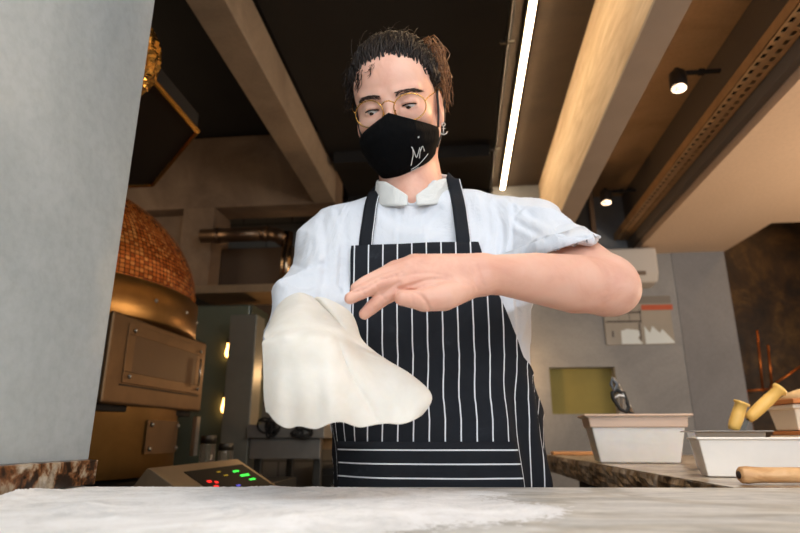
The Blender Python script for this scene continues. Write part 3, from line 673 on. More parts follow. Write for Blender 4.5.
M_tub = NT('milky_plastic'); M_tub.col(M_tub.ramp(M_tub.noise(M_tub.coord(), 9, 5), [(0.3, '#e4e1db'), (0.7, '#f2efe9')])); M_tub.set(Roughness=0.35); M_tub.b.inputs['Subsurface Weight'].default_value = 0.3; M_tub.b.inputs['Subsurface Radius'].default_value = (.02, .015, .01); M_tub = M_tub.m
M_flour_fill = mat('flour_fill', '#dcd8d0', 0.9, nscale=30, namt=0.04, bump=0.2)
tb = thing('flour_tub', 'white plastic tub with a pinkish rim standing on the granite counter', 'tub', (0.333, 1.66, 0.901)); tb.rotation_euler.z = math.radians(-4)
frustum_box(tb, 0, 1.66, 1.79, 0.344, 0.592, 0.366, 0.567, 0.9015, 1.026, M_tub)
frustum_box(tb, 0, 1.655, 1.795, 0.341, 0.595, 0.345, 0.592, 0.992, 1.0265, mat('rim_band', '#dcc0aa', 0.4), name='rim_band', iny=0.002, rim=0.011, rimh=0.006, wall=0.003)
box('flour_filling', (0.372, 1.678, 0.91), (0.560, 1.772, 0.985), M_flour_fill, tb, 0.01)

# tongs leaning in the tub
tg = thing('kitchen_tongs', 'steel tongs with black grips leaning up out of the white tub', 'tongs', (0.44, 1.74, 0.99))
c = lambda px, py, y=1.70: W(px, py, Y=y)
MB().tube([c(633, 414), c(626, 400), c(618, 384)], [.005, .005, .004], 8).build('steel_arm', M_steel, tg, True)
MB().tube([c(621, 412, 1.72), c(622, 398, 1.715), c(614, 380, 1.71), c(613, 378, 1.71)], [.005, .005, .006, .004], 8).build('steel_arm', M_steel, tg, True)
MB().tube([c(613, 398), c(612, 393), c(617, 390), c(624, 393), c(626, 399), c(629, 407), c(626, 412), c(620, 409)], 0.0055, 10, closed=True).build('black_grip', M_rubber, tg, True)
MB().tube([c(614, 391), c(617, 384), c(612, 378), c(611, 384)], 0.0048, 8, closed=True).build('hook_end', mat('grip_gray', '#5b6066', 0.4), tg, True)
MB().tube([c(615, 398, 1.692), c(619, 395, 1.692), c(624, 396, 1.692)], 0.0028, 8).build('white_grip_inlay', mat('inlay_white', '#e6e6e6', 0.4), tg, True)
MB().tube([c(628, 413), c(634, 414)], 0.006, 8).build('steel_tip', M_rubber, tg, True)

# low white bin in front, steel pan behind it
bn2 = thing('dough_bin', 'low wide white plastic bin cut off by the right edge of the photo', 'bin', (0.408, 1.12, 0.901)); bn2.rotation_euler.z = math.radians(-9)
frustum_box(bn2, 0, 1.12, 1.20, 0.418, 0.80, 0.428, 0.785, 0.9015, 0.968, mat('bin_white', '#f0e9df', 0.45, nscale=14, namt=0.04), rim=0.004, rimh=0.004, name='bin_body')
box('flour_filling', (0.435, 1.138, 0.907), (0.78, 1.182, 0.935), M_flour_fill, bn2, 0.01)
sp_ = thing('steel_pan', 'shallow steel pan behind the white bin holding yellow handled tools', 'pan', (0.475, 1.33, 0.901)); sp_.rotation_euler.z = math.radians(-9)
frustum_box(sp_, 0, 1.33, 1.42, 0.492, 0.625, 0.502, 0.615, 0.9015, 0.981, M_steel, rim=0.012, rimh=0.003, name='pan_body', iny=0.01)
m_y = mat('yellow_plastic', '#f0c066', 0.45)
def handle_tool(p0, p1, p2, label):
    t = thing('yellow_handled_scraper', label, 'scraper', p0, 'yellow handled tools in the steel pan')
    p0, p1, p2 = map(np.array, (p0, p1, p2)); a = p1 + (p2 - p1) * .12; b = p1 + (p2 - p1) * .9
    MB().tube([p1, a, p1 + (p2 - p1) * .35, p1 + (p2 - p1) * .6, b, p1 + (p2 - p1) * .93, p2 - (p2 - p1) * .01, p2], [.010, .0125, .0135, .0135, .0125, .0165, .0165, .011], 16).build('grip', m_y, t, True)
    d = p1 - p0; s = np.array((0.008, 0, 0)); MB().prism([p0 - s, p0 + s, p1 + s * .4, p1 - s * .4], (0, 0.002, 0)).build('blade', M_dsteel, t)
handle_tool(c(732, 440, 1.40), c(733, 430, 1.40), c(742, 402, 1.395), 'yellow plastic handle standing upright in the steel pan')
handle_tool(c(741, 432, 1.44), c(748, 419, 1.44), c(781, 388, 1.43), 'yellow plastic handle leaning to the upper right out of the steel pan')
# rolling pin
rp = thing('rolling_pin', 'light wooden rolling pin lying on the granite counter by the marble edge', 'rolling pin', (0.6, 1.0, 0.9))
a = np.array((0.415, 0.972, 0.9135)); b = np.array((0.88, 1.018, 0.9135)); D = _n(b - a)
m_pin = NT('pin_wood'); m_pin.col(m_pin.ramp(m_pin.noise(m_pin.coord('Object', (1, 6, 6)), 12, 5, .6, 1), [(0.3, '#b98552'), (0.6, '#d9ab78'), (0.8, '#e4bd90')])); m_pin.set(Roughness=0.45)
MB().tube([a, a + D * .003, a + D * .012, a + D * .022, a + D * .034, b], [.009, .012, .0128, .0118, .0112, .0112], 20).build('roller', m_pin.m, rp, True)
MB().tube([a - D * .0015, a + D * .004], 0.0055, 14).build('end_hole', mat('dark_hole', '#2b2019', 0.8), rp, True)

# stacked cream trays lit warm
for k, (z, lab) in enumerate(((0.901, 'cream dough tray at the bottom of the stack behind the steel pan'), (0.984, 'cream dough tray on top of the stack behind the steel pan'))):
    t = thing('dough_tray', lab, 'tray', (1.05, 1.85, z), 'stack of cream dough trays')
    frustum_box(t, 0, 1.72, 1.86, 0.905, 1.45, 0.912, 1.44, z + .001, z + 0.07, mat('tray_cream', '#eadcc6', 0.4), rim=0.006, rimh=0.012, name='tray_body')
    if k == 0: box('wooden_divider', (0.908, 1.715, z + .0715), (1.447, 1.865, z + .082), mat('divider_wood', '#b9743c', 0.6), t, 0.002)
    else: box('wooden_lid', (0.895, 1.70, z + .0715), (1.46, 1.90, z + .084), mat('divider_wood'), t, 0.002)
bl = thing('pale_bowl', 'pale upturned bowl on top of the tray stack at the right edge', 'bowl', (0.99, 1.85, 1.069))
MB().lathe([(0.105, 0), (0.11, 0.004), (0.085, 0.022), (0.05, 0.034), (0.0, 0.038)], (1.03, 1.80, 1.069), 32).build('bowl_shell', mat('bowl_cream', '#eccb98', 0.5), bl, True)
MB().lathe([(0.03, 0), (0.032, 0.006), (0.0, 0.006)], (1.03, 1.80, 1.104), 20).build('foot_ring', mat('bowl_cream'), bl, True)
# unseen warm lamp added to brighten the trays, right of the frame
hl = thing('added_tray_lamp', 'added unseen copper lamp hanging over the dough trays, right of the photo', 'lamp', (1.36, 1.42, 1.62))
MB().lathe([(0.10, -.06), (0.095, -.02), (0.06, .04), (0.02, .08), (0.0, .085)], (1.36, 1.42, 1.62), 28).build('shade', mat('copper', '#b8683a', 0.3, 1.0), hl, True)
MB().lathe([(0.0, -.04), (0.03, -.03), (0.035, 0), (0.0, .03)], (1.36, 1.42, 1.62), 20).build('bulb', mat('added_lamp_bulb', '#ffcf90', 0.4, emis='#ff9a4a', estr=20), hl, True)
MB().tube([(1.36, 1.42, 1.70), (1.36, 1.42, 2.255)], 0.006, 8).build('cord', M_black, hl)
spot_light('added_tray_beam', (1.355, 1.425, 1.56), (1.12, 1.75, 1.0), 26, (1, .72, .45), 85, 0.8)

# air conditioner, poster, copper rack
ac = thing('air_conditioner', 'white wall mounted air conditioner on the gray wall behind the raised elbow', 'air conditioner', (1.0, 4.1, 1.99))
axl, axr = 0.50, 1.385
bevel(MB().prism([(axl, 4.198, 1.99), (axl, 4.02, 1.99), (axl, 3.98, 2.05), (axl, 3.98, 2.235), (axl, 4.198, 2.25)], (axr - axl, 0, 0)).build('ac_body', mat('ac_white', '#c4c0ba', 0.5), ac), 0.018, 4)
box('outlet_flap', (axl + .06, 3.974, 2.035), (axr - .09, 3.984, 2.065), mat('ac_flap', '#6e5f50', 0.5), ac)
box('outlet_slot', (axl + .1, 4.0, 1.984), (axr - .12, 4.09, 1.995), M_black, ac)
ps = thing('notice_board', 'laminated notice with an orange strip on the gray wall below the air conditioner', 'sign', (1.26, 4.19, 1.58))
pa, pb, pc, pd = W(600, 297, Y=4.19), W(673, 297, Y=4.19), W(677, 344, Y=4.19), W(602, 345, Y=4.19)
def on_wall(name, px0, py0, px1, py1, m, par, y=4.184, th=.003):
    a = W(px0, py0, Y=y); b = W(px1, py1, Y=y); return MB().box((a[0], y, b[2]), (b[0], y + th, a[2])).build(name, m, par)
box('board', (1.035, 4.187, 1.585), (1.50, 4.1985, 1.935), mat('board_paper', '#9c988f', 0.18, nscale=6, namt=.06), ps, 0.003)
on_wall('orange_strip', 641, 305, 673, 309.5, mat('strip_orange', '#b4502a', 0.5), ps)
on_wall('gray_header', 601, 297.5, 671, 303, mat('header_gray', '#77726b', 0.5), ps)
g = MB()
for px0, py0, px1, py1 in ((606, 312, 641, 313), (606, 321, 641, 322), (618, 312, 619, 323), (629, 312, 630, 323), (640, 309, 641, 323), (640, 323, 640.6, 340), (612, 331, 614, 337)):
    a = W(px0, py0, Y=4.184); b = W(px1, py1, Y=4.184); g.box((a[0], 4.1835, b[2]), (b[0], 4.187, a[2]))
g.build('printed_lines', mat('print_dark', '#453c36', 0.5), ps)
for poly in ([(621, 331), (627, 329), (638, 330), (641, 334), (638, 338), (643, 344), (622, 344)], [(644, 326), (650, 333), (652, 326), (660, 333), (662, 329), (674, 341), (675, 343), (646, 344)]):  # reflections on the laminate drawn as pale shapes
    MB().prism([W(x, y, Y=4.186) for x, y in poly], (0, -0.002, 0)).build('painted_glare', mat('glare_white', '#d4dfe2', 0.25), ps)
cr = thing('copper_pipe_rack', 'thin copper pipe rack in front of the dark bronze wall at the right', 'rack', (2.2, 4.3, 1.0))
m_cp = mat('copper_pipe', '#b5652e', 0.35, 0.9)
for (a_, b_) in (((757, 330), (763, 392)), ((768, 345), (772, 388)), ((745, 391), (776, 389)), ((770, 387), (812, 359)), ((771, 387), (778, 400))):
    MB().tube([W(*a_, Y=4.4), W(*b_, Y=4.4)], 0.008, 8).build('copper_tube', m_cp, cr, True)
MB().tube([W(746, 391, Y=4.4), (W(746, 391, Y=4.4)[0], 4.4, 0.0)], 0.008, 8).build('copper_tube', m_cp, cr, True)
MB().tube([W(778, 400, Y=4.4), (W(778, 400, Y=4.4)[0], 4.4, 0.0)], 0.008, 8).build('copper_tube', m_cp, cr, True)
ll = bpy.data.lights.new('mural_lamp', 'SPOT'); ll.energy = 18; ll.color = WARM; ll.spot_size = 1.6; ll.spot_blend = .8; ll.shadow_soft_size = .05
lo = bpy.data.objects.new('mural_lamp', ll); lo.location = (2.45, 3.9, 2.9); lo.rotation_euler = (Vector((2.3, 4.6, 1.4)) - Vector((2.45, 3.9, 2.9))).to_track_quat('-Z', 'Y').to_euler(); SC.collection.objects.link(lo)
# oven corner spot and warm light on the gray wall
spot_light('oven_spot', (-0.45, 0.9, 2.74), (-1.15, 1.9, 1.3), 10, (1, .66, .36), 75, .7, .02)

wl0 = thing('added_wall_lamp', 'added unseen lamp on the gray wall hidden behind the chef', 'lamp', (0.30, 4.15, 1.45))  # unseen lamp added for the warm glow on the wall
MB().lathe([(0.0, -.05), (0.035, -.04), (0.045, 0), (0.03, .05), (0, .06)], (0.30, 4.12, 1.45), 20).build('shade', mat('lamp_glow', '#ffd0a0', .5, emis='#ffb070', estr=6), wl0, True)
box('bracket', (0.285, 4.15, 1.43), (0.315, 4.2, 1.47), M_black, wl0)
lp2 = bpy.data.lights.new('added_wall_point', 'POINT'); lp2.energy = 5; lp2.color = WARM; lp2.shadow_soft_size = .04
lo = bpy.data.objects.new('added_wall_point', lp2); lo.location = (0.34, 3.95, 1.4); SC.collection.objects.link(lo)

# ================================================================== the chef
from mathutils.bvhtree import BVHTree
def skin_mat():
    t = NT('skin'); v = t.coord(); n1 = t.noise(v, 14, 5, 0.6, 0.5); n2 = t.noise(v, 180, 4)
    t.col(t.ramp(n1, [(0.32, '#d39a84'), (0.5, '#dfab95'), (0.7, '#e4b6a1')])); t.set(Roughness=0.5)
    t.b.inputs['Subsurface Weight'].default_value = 0.22; t.b.inputs['Subsurface Radius'].default_value = (0.012, 0.005, 0.003); t.b.inputs['Subsurface Scale'].default_value = 0.8
    n3 = t.noise(t.coord('Object', (1, 3, 3)), 60, 5, .6, 1.0); m = t.mix(0.5, n2, n3); t.bump(m, 0.22, 0.0008); return t.m
M_skin = skin_mat()
def cloth(name, col, rough=0.9, fine=900, b=0.25):
    t = NT(name); v = t.coord(); n = t.noise(v, 7, 4, .6, .4); n2 = t.noise(v, fine, 2); c = srgb(col)
    t.col(t.ramp(n, [(0.3, tuple(x * .94 for x in c[:3]) + (1,)), (0.7, c)])); t.set(Roughness=rough); t.b.inputs['Specular IOR Level'].default_value = 0.2
    t.b.inputs['Sheen Weight'].default_value = 0.15
    n3 = t.noise(t.coord('Object', (1, 1, 0.6)), 11, 5, 0.55, 1.4)
    b1 = t.n('ShaderNodeBump'); b1.inputs['Strength'].default_value = 0.6; b1.inputs['Distance'].default_value = 0.016; t.l(n3, b1.inputs['Height'])
    b2 = t.n('ShaderNodeBump'); b2.inputs['Strength'].default_value = b; b2.inputs['Distance'].default_value = 0.0005; t.l(n2, b2.inputs['Height']); t.l(b1.outputs[0], b2.inputs['Normal']); t.l(b2.outputs[0], t.b.inputs['Normal']); return t.m
M_jacket = cloth('white_jacket_cotton', '#d9dce2'); M_collar = cloth('collar_cotton', '#dcdcd8')
M_trouser = cloth('black_trousers', '#17171a')

# head frame: r to his left (image right), f out of the face, u up the skull
H = W(397.5, 107, Y=0.955); v_ = _n(CAM - H); cr_ = np.array((_X[0], _Y[0], _Z[0])); r0 = _n(cr_ - v_ * cr_.dot(v_)); u0 = np.cross(v_, r0)
def rot2(a, b, d): q = math.radians(d); return a * math.cos(q) + b * math.sin(q), b * math.cos(q) - a * math.sin(q)
f_, r_ = rot2(v_, -r0, 9); r_ = -r_                       # turn to his right
u_, q_ = rot2(u0, -r_, 9.5); r_ = -q_                      # tilt
f_, q_ = rot2(f_, u_, 3); u_ = q_                          # lift
r_ = _n(r_); f_ = _n(f_); u_ = _n(np.cross(r_, -f_)); u_ = u_ if u_ @ u0 > 0 else -u_
HR = np.array((r_, f_, u_))
def HL(r, f, u): return H + r_ * r + f_ * f + u_ * u

def vnorm(V, Fq):
    n = np.cross(V[Fq[:, 2]] - V[Fq[:, 0]], V[Fq[:, 3]] - V[Fq[:, 1]]); N = np.zeros_like(V)
    for k in range(4):
        for m in range(3): N[:, m] += np.bincount(Fq[:, k], n[:, m], len(V))
    return N / (np.linalg.norm(N, axis=1, keepdims=True) + 1e-12)

bd = Field([(-0.38, -0.21, 0.0035), (-0.21, 0.05, 0.002), (0.05, 0.30, 0.0035)],
           [(0.58, 0.74, 0.002), (0.74, 0.84, 0.003), (0.84, 0.96, 0.002), (0.96, 1.20, 0.004)],
           [(-0.02, 0.88, 0.009), (0.88, 1.04, 0.005), (1.04, 1.20, 0.002), (1.20, 1.37, 0.004), (1.37, 1.71, 0.002)])
BX = -0.068
NB = np.array((-0.074, 0.995, 1.395))
SLj = W(333, 243, Y=0.985); SRj = W(522, 236, Y=0.98)
EL = W(306, 330, Y=0.89); ER = W(607, 285, Y=0.82)
# torso, hips, legs
bd.cone((BX - .08, 1.0, 1.26), (BX + .07, 1.0, 1.26), .088, .088, .02)
bd.cone((BX - .05, 1.005, 1.08), (BX + .06, 1.005, 1.08), .085, .085, .06)
bd.cone((BX - .035, 1.015, 0.93), (BX + .07, 1.015, 0.93), .090, .090, .06)
bd.cone(NB - (0, 0, .03), SLj, .045, .036, .03).cone(NB - (0, 0, .03), SRj, .045, .040, .03)
for s in (-1, 1):
    bd.chain([((BX + .02 + s * .072, 1.015, .90), .080), ((BX + s * .095, 1.01, .50), .055), ((BX + s * .10, 1.01, .44), .052), ((BX + s * .105, 1.04, .10), .036)], .03)
    bd.chain([((BX + s * .105, 1.05, .06), .036), ((BX + s * .115, .93, .035), .03)], .02)
# neck
bd.cone(NB - (0, 0, .02), HL(0, -.03, -.055), .060, .056, .03)
bd.cone(NB + (0, -.03, -.02), HL(0, .015, -.085), .045, .035, .03)
# head
R3 = HR
def E(c, r, k=.01, mode='u'): bd.ell(HL(*c), r, R3, k, mode)
E((0, -.015, .035), (.075, .096, .084), .02)
E((0, .022, -.02), (.0655, .066, .085), .03)
E((0, .03, .04), (.060, .052, .05), .03)
bd.cone(HL(-.052, .0, -.058), HL(-.014, .062, -.098), .020, .018, .03).cone(HL(.052, .0, -.058), HL(.014, .062, -.098), .020, .018, .03)
bd.cone(HL(-.012, .066, -.100), HL(.012, .066, -.100), .017, .017, .02)
for s in (-1, 1):
    bd.ell(HL(s * .043, .055, -.030), (.022, .024, .018), R3, .02)
    bd.cone(HL(s * .014, .0835, .017), HL(s * .046, .070, .020), .0075, .006, .012)
    bd.ell(HL(s * .0335, .098, -.004), (.0185, .017, .0125), R3, .012, 's')
    # lids over the eyeball
    bd.ell(HL(s * .0335, .0705, -.004), (.0155, .0135, .0128), R3, .004)
    bd.cone(HL(s * .0335 - .0125, .0775, -.0095), HL(s * .0335 + .0125, .076, -.0095), .0022, .0022, .003)
    bd.cone(HL(s * .0335 - .0115, .0815, -.0068), HL(s * .0335 + .0115, .080, -.0068), .0034, .0032, .003, 's')
    # ear
    bd.ell(HL(s * .078, -.008, -.012), (.008, .017, .031), R3, .006)
    bd.ell(HL(s * .085, -.002, -.008), (.006, .009, .018), R3, .004, 's')
    bd.ell(HL(s * .077, .0, -.038), (.006, .008, .009), R3, .006)
bd.chain([(HL(0, .080, .008), .0075), (HL(0, .098, -.022), .0095), (HL(0, .108, -.040), .012)], .012)
for s in (-1, 1): bd.ell(HL(s * .012, .094, -.044), (.008, .011, .008), R3, .008)
bd.ell(HL(0, .082, -.068), (.020, .010, .008), R3, .01)
# his left arm crosses in front of the chest
F1 = W(575, 284, Y=.795); F2 = W(535, 278, Y=.755); F3 = W(503, 275, Y=.72); WR = W(482, 275, Y=.70)
bd.chain([(SRj, .048), (W(570, 259, Y=.895), .046), (ER, .040)], .03)
bd.chain([(ER, .0405), (F1, .041), (F2, .034), (F3, .0265), (WR, .0245)], .015)
bd.ell(W(614, 293, Y=.815), (.030, .028, .024), None, .02)
Wh = lambda a: W(a[0], a[1], Y=a[2])
for a, b, ra, rb in (((482, 266, .705), (414, 264, .672), .016, .0125), ((482, 271, .70), (408, 270, .664), .017, .0125), ((482, 277, .697), (404, 278, .658), .017, .0125), ((482, 283, .694), (402, 286, .655), .016, .012)):
    bd.cone(Wh(a), Wh(b), ra, rb, .008)
def finger(pts, k=.003): bd.chain([(Wh(p[:3]), p[3]) for p in pts], k)
finger([(474, 285, .69, .015), (444, 297, .660, .0165), (424, 300, .648, .0135)], .004)
finger([(424, 300, .648, .0130), (412, 299, .643, .0108), (402, 298, .640, .0090)], .002)
finger([(414, 264, .675, .0115), (394, 268, .668, .0092), (377, 277, .661, .0076), (369, 283, .656, .0066)])
finger([(408, 268, .664, .0115), (383, 275, .655, .0095), (365, 283, .648, .0082), (356, 288.5, .644, .0070)])
finger([(404, 278, .657, .0120), (377, 285, .645, .0095), (360, 293, .638, .0082), (350, 298.5, .634, .0070)])
finger([(402, 287, .655, .0115), (383, 298, .652, .0095), (371, 308, .652, .0082), (364.5, 314, .652, .0068)])
# his right arm, hand under the dough
WL = W(304, 352, Y=.775); 
bd.chain([(SLj, .045), (EL, .040)], .03); bd.chain([(EL, .042), ((EL + WL) / 2, .036), (WL, .026)], .015)
KN = [W(px, 347 + abs(px - 306) * .2, Y=.705) for px in (290, 301, 312, 323)]
for kn in KN: bd.cone(WL, kn, .020, .0125, .008)
for i, kn in enumerate(KN):
    L = (.040, .046, .043, .034)[i]; a = kn + np.array(((i - 1.5) * .004, -.022, .004)); b = a + np.array(((i - 1.5) * .002, -.012, -.018)) * (L / .04); c2 = b + np.array((0, .006, -.020)) * (L / .04)
    bd.chain([(kn, .0105), (a, .0092), (b, .0084), (c2, .0072)], .003)
bd.chain([(WL, .018), (WL + (.038, -.028, -.004), .0135), (WL + (.046, -.055, -.010), .0105), (WL + (.042, -.075, -.016), .0088)], .006)
Vb, Fb = bd.mesh(); Vb = relax(Vb, Fb, 2, .4)
# creases of the palm, the finger joints and the wrist
Pq = (Vb - CAM) @ np.array((_X, _Y, _Z)); PX = 400 + F * Pq[:, 0] / -Pq[:, 2]; PY = 266.5 - F * Pq[:, 1] / -Pq[:, 2]
Nb = vnorm(Vb, Fb); fac = np.clip((Nb * _n(CAM - W(430, 285, Y=.65))).sum(1), 0, 1); inb = (Vb[:, 1] < .745) & (PX > 340) & (PX < 500) & (PY > 245) & (PY < 325)
def crease(pts, depth, w):
    global Vb
    pts = catmull(pts, 24); d = np.full(len(Vb), 99.)
    ix = np.where(inb)[0]; dd = np.full(len(ix), 99.)
    for a, b in zip(pts[:-1], pts[1:]):
        ab = b - a; t = np.clip(((PX[ix] - a[0]) * ab[0] + (PY[ix] - a[1]) * ab[1]) / (ab @ ab), 0, 1)
        dd = np.minimum(dd, np.hypot(PX[ix] - a[0] - t * ab[0], PY[ix] - a[1] - t * ab[1]))
    Vb[ix] -= Nb[ix] * (depth * np.exp(-(dd / w) ** 2) * fac[ix])[:, None]
crease([(398, 289), (408, 290), (418, 293), (425, 300), (430, 310)], .0032, 1.5)
crease([(399, 288), (412, 285), (428, 280), (446, 279), (468, 284)], .0022, 1.7)
crease([(396, 277), (412, 274), (430, 273), (452, 277)], .0014, 1.6)
crease([(378, 278), (390, 277), (402, 272)], .0022, 1.3); crease([(352, 292), (364, 289), (380, 280), (396, 274)], .0026, 1.2)
crease([(382, 295), (392, 287), (400, 282)], .002, 1.3)
for a, b in (((374, 280), (379, 291)), ((361, 288), (365, 296)), ((380, 294), (388, 303)), ((369, 304), (376, 311)), ((411, 293), (413, 305)), ((470, 268), (478, 290)), ((475, 262), (484, 286))): crease([a, b], .0009, 1.2)
chef = big_obj('person', Vb, Fb, M_skin)
tag(chef, 'person in black face mask, glasses and striped apron, left arm raised, tossing dough', 'person')
del bd

# ---------------------------------------------------------------- clothes
jk = Field([(-0.38, 0.26, 0.0038)], [(0.80, 1.20, 0.0038)], [(0.76, 1.46, 0.0038)])
jk.cone((BX - .095, 1.0, 1.25), (BX + .085, 1.0, 1.25), .108, .108, .02)
jk.cone((BX - .08, .998, 1.14), (BX + .087, .998, 1.14), .106, .108, .05)
jk.cone((BX - .045, 1.005, 1.02), (BX + .07, 1.005, 1.02), .106, .104, .05)
jk.cone((BX - .015, 1.012, .90), (BX + .066, 1.012, .90), .112, .112, .05)
jk.cone((BX - .02, 1.015, .70), (BX + .07, 1.015, .70), .118, .118, .05)
jk.cone(NB - (0, 0.01, .035), SLj + (0.01, 0, 0), .064, .060, .03).cone(NB - (0, .01, .035), SRj + (-.01, 0, .0), .064, .062, .03)
core = jk.d.copy()
nR = _n((.28, .22, -.93)); _p = W(592, 241, Y=.875); _a = ER - SRj; hemR = SRj + _a * (((_p - SRj) @ nR) / (_a @ nR)); hemL = SLj + (EL - SLj) * 1.14; nL = _n(EL - SLj + (0, -.03, 0))
jk.cone(SRj, SRj + (ER - SRj) * .9, .062, .057, .035, cut=(hemR, nR))
jk.cone(SLj, SLj + (EL - SLj) * 1.4, .058, .070, .035, cut=(hemL, nL))
jk.cone(SRj + (ER - SRj) * .55, ER + (ER - SRj) * .2, .051, .050, 0, 's')
jk.cone(SLj + (EL - SLj) * .72, EL + nL * .1, .048, .052, 0, 's')
jk.cutplane((0, 0, .80), (0, 0, -1), (-.4, .8, .70), (.3, 1.2, .81))
# opening at the neck
jk.cone(NB + (0, -.04, -.03), HL(0, .0, -.06), .042, .064, .0, 's')
Vj, Fj = jk.mesh(); Vj = relax(Vj, Fj, 6, .5)
jk.d = core; Vc, Fc = jk.mesh(); Vc = relax(Vc, Fc, 6, .5); bvh_c = BVHTree.FromPolygons(Vc.tolist(), Fc.tolist())
Nj = vnorm(Vj, Fj); x, y, z = Vj.T
def ridged(s): return (1 - np.abs(np.sin(s))) ** 2
# folds: along the sleeves and down from the shoulders
tL = np.clip((z - 1.12) / .2, 0, 1); wl = np.clip((-.20 - x) / .05, 0, 1); wr = np.clip((x - .07) / .06, 0, 1) * np.clip((z - 1.1) / .1, 0, 1)
disp = .003 * wl * (ridged(34 * (x + .35 * z) + 3 * np.sin(9 * z) + 12 * y) - .3) + .003 * wl * np.sin(46 * z + 20 * x + 18 * y)
disp += .010 * wr * (ridged(26 * (z + .9 * x) + 4 * np.sin(7 * y)) - .3) + .004 * wr * np.sin(60 * x - 30 * z)
disp += .007 * (ridged(22 * x + 5 * np.sin(8 * z) + 6 * z) - .3) * np.clip((1.33 - z) / .1, 0, 1) + .003 * np.sin(31 * x + 44 * z + 3 * np.sin(20 * x))
Vj = Vj + Nj * disp[:, None]
# seams and folds of the jacket
Nj = vnorm(Vj, Fj); Pj = (Vj - CAM) @ np.array((_X, _Y, _Z)); JX = 400 + F * Pj[:, 0] / -Pj[:, 2]; JY = 266.5 - F * Pj[:, 1] / -Pj[:, 2]
fj = np.clip((Nj * _n(CAM - np.array((BX, .9, 1.25)))).sum(1), 0, 1)
def fold(pts, depth, w):                     # a groove with a raised lip beside it
    global Vj
    pts = catmull(pts, 16); dd = np.full(len(Vj), 99.); sd = np.zeros(len(Vj))
    for a, b in zip(pts[:-1], pts[1:]):
        ab = b - a; t = np.clip(((JX - a[0]) * ab[0] + (JY - a[1]) * ab[1]) / (ab @ ab), 0, 1); qx, qy = JX - a[0] - t * ab[0], JY - a[1] - t * ab[1]
        d = np.hypot(qx, qy); m = d < dd; dd[m] = d[m]; sd[m] = (np.sign(ab[0] * qy - ab[1] * qx) * d)[m]
    Vj = Vj + Nj * ((-depth * np.exp(-(dd / w) ** 2) + depth * .8 * np.exp(-((sd - 1.8 * w) / (w * 1.3)) ** 2) * (dd < 6 * w)) * fj)[:, None]
for p, d, w in (([(509, 188), (513, 215), (511, 250)], .004, 2.2), ([(519, 224), (534, 232), (556, 246)], .005, 3), ([(517, 214), (526, 205), (533, 203)], .003, 2), ([(530, 214), (552, 226), (575, 236)], .004, 3.5),
                ([(336, 206), (343, 235), (340, 285)], .005, 3), ([(322, 222), (326, 262), (320, 300)], .005, 3.5), ([(289, 262), (306, 268), (324, 264)], .004, 2.5), ([(284, 280), (300, 288), (318, 286)], .004, 3), ([(345, 215), (347, 250), (344, 290)], .003, 2),
                ([(400, 206), (399, 225), (398, 246)], .0025, 1.6), ([(385, 214), (400, 224), (430, 228)], .003, 4), ([(484, 196), (490, 222), (484, 250)], .004, 4), ([(495, 205), (502, 235), (500, 262)], .004, 3.5), ([(440, 210), (430, 226), (436, 243)], .003, 4),
                ([(517, 300), (519, 330), (516, 365)], .004, 2.5), ([(309, 214), (303, 235), (296, 256)], .003, 3), ([(330, 300), (336, 315), (345, 322)], .004, 3)): fold(p, d, w)
jacket = big_obj('chef_jacket', Vj, Fj, M_jacket, chef); jacket['label'] = 'white short sleeved chef jacket'
bvh_j = BVHTree.FromPolygons([tuple(p) for p in Vj.tolist()], Fj.tolist())
def cast(o, d, far=1.0):
    h = bvh_j.ray_cast(Vector(o), Vector(d), far); return (np.array(h[0]), np.array(h[1])) if h[0] else (None, None)
# sleeve hems
def hem_band(c, n, rad, w, name):
    u = _n(np.cross(n, (0, 0, 1))); v = np.cross(n, u); V = []
    for j in range(3):
        for i in range(49):
            a = 2 * math.pi * i / 48; d = u * math.cos(a) + v * math.sin(a); o = c - n * (.003 + j * w / 2); h, nn = cast(o + d * .12, -d, .12)
            V.append((h if h is not None else o + d * rad) + d * .0012)
    o = obj(name, V, grid_faces(3, 49), M_jacket, jacket, True); solid(o, .002); return o
hem_band(hemR, nR, .058, .022, 'sleeve_hem')
# stand collar
V = []; NCc = 60
for j in range(6):
    t = j / 5
    for i in range(NCc + 1):
        a = math.radians(5 + (350) * i / NCc); s, cth = math.sin(a), math.cos(a)      # a = 0 is the front
        r = .0690 - .005 * t + .006 * cth; dip = .5 - .5 * cth
        fr = max(0, 1 - min(a, 2 * math.pi - a) / .75) ** 1.3
        zb = 1.343 + .074 * dip; z_ = zb + (.048 - .033 * fr) * t
        V.append((NB[0] + .001 + r * s * 1.06, NB[1] - .018 - r * cth * 1.0 - .004 * t, z_))
co = obj('stand_collar', V, grid_faces(6, NCc + 1), M_collar, jacket, True); solid(co, .0045); subd(co, 1)

def apron_mat(name, uvdir, step, w, off=0.0):
    t = NT(name); c = t.n('ShaderNodeTexCoord'); sp = t.n('ShaderNodeSeparateXYZ'); t.l(c.outputs['UV'], sp.inputs[0])
    a = t.n('ShaderNodeMath', operation='ADD'); a.inputs[1].default_value = 10 * step + off; t.l(sp.outputs[uvdir], a.inputs[0])
    m = t.n('ShaderNodeMath', operation='MODULO'); m.inputs[1].default_value = step; t.l(a.outputs[0], m.inputs[0])
    l = t.n('ShaderNodeMath', operation='LESS_THAN'); l.inputs[1].default_value = w; t.l(m.outputs[0], l.inputs[0])
    n = t.noise(t.coord(), 9, 6, .7, .6); base = t.ramp(n, [(0.35, '#16181d'), (0.62, '#1d2026'), (0.8, '#3a3d42')])
    t.col(t.mix(l.outputs[0], base, srgb('#dcdde0'))); t.set(Roughness=0.85); t.b.inputs['Specular IOR Level'].default_value = .25
    n3 = t.noise(t.coord(), 12, 4, .5, 1); t.bump(n3, .25, .008); return t.m
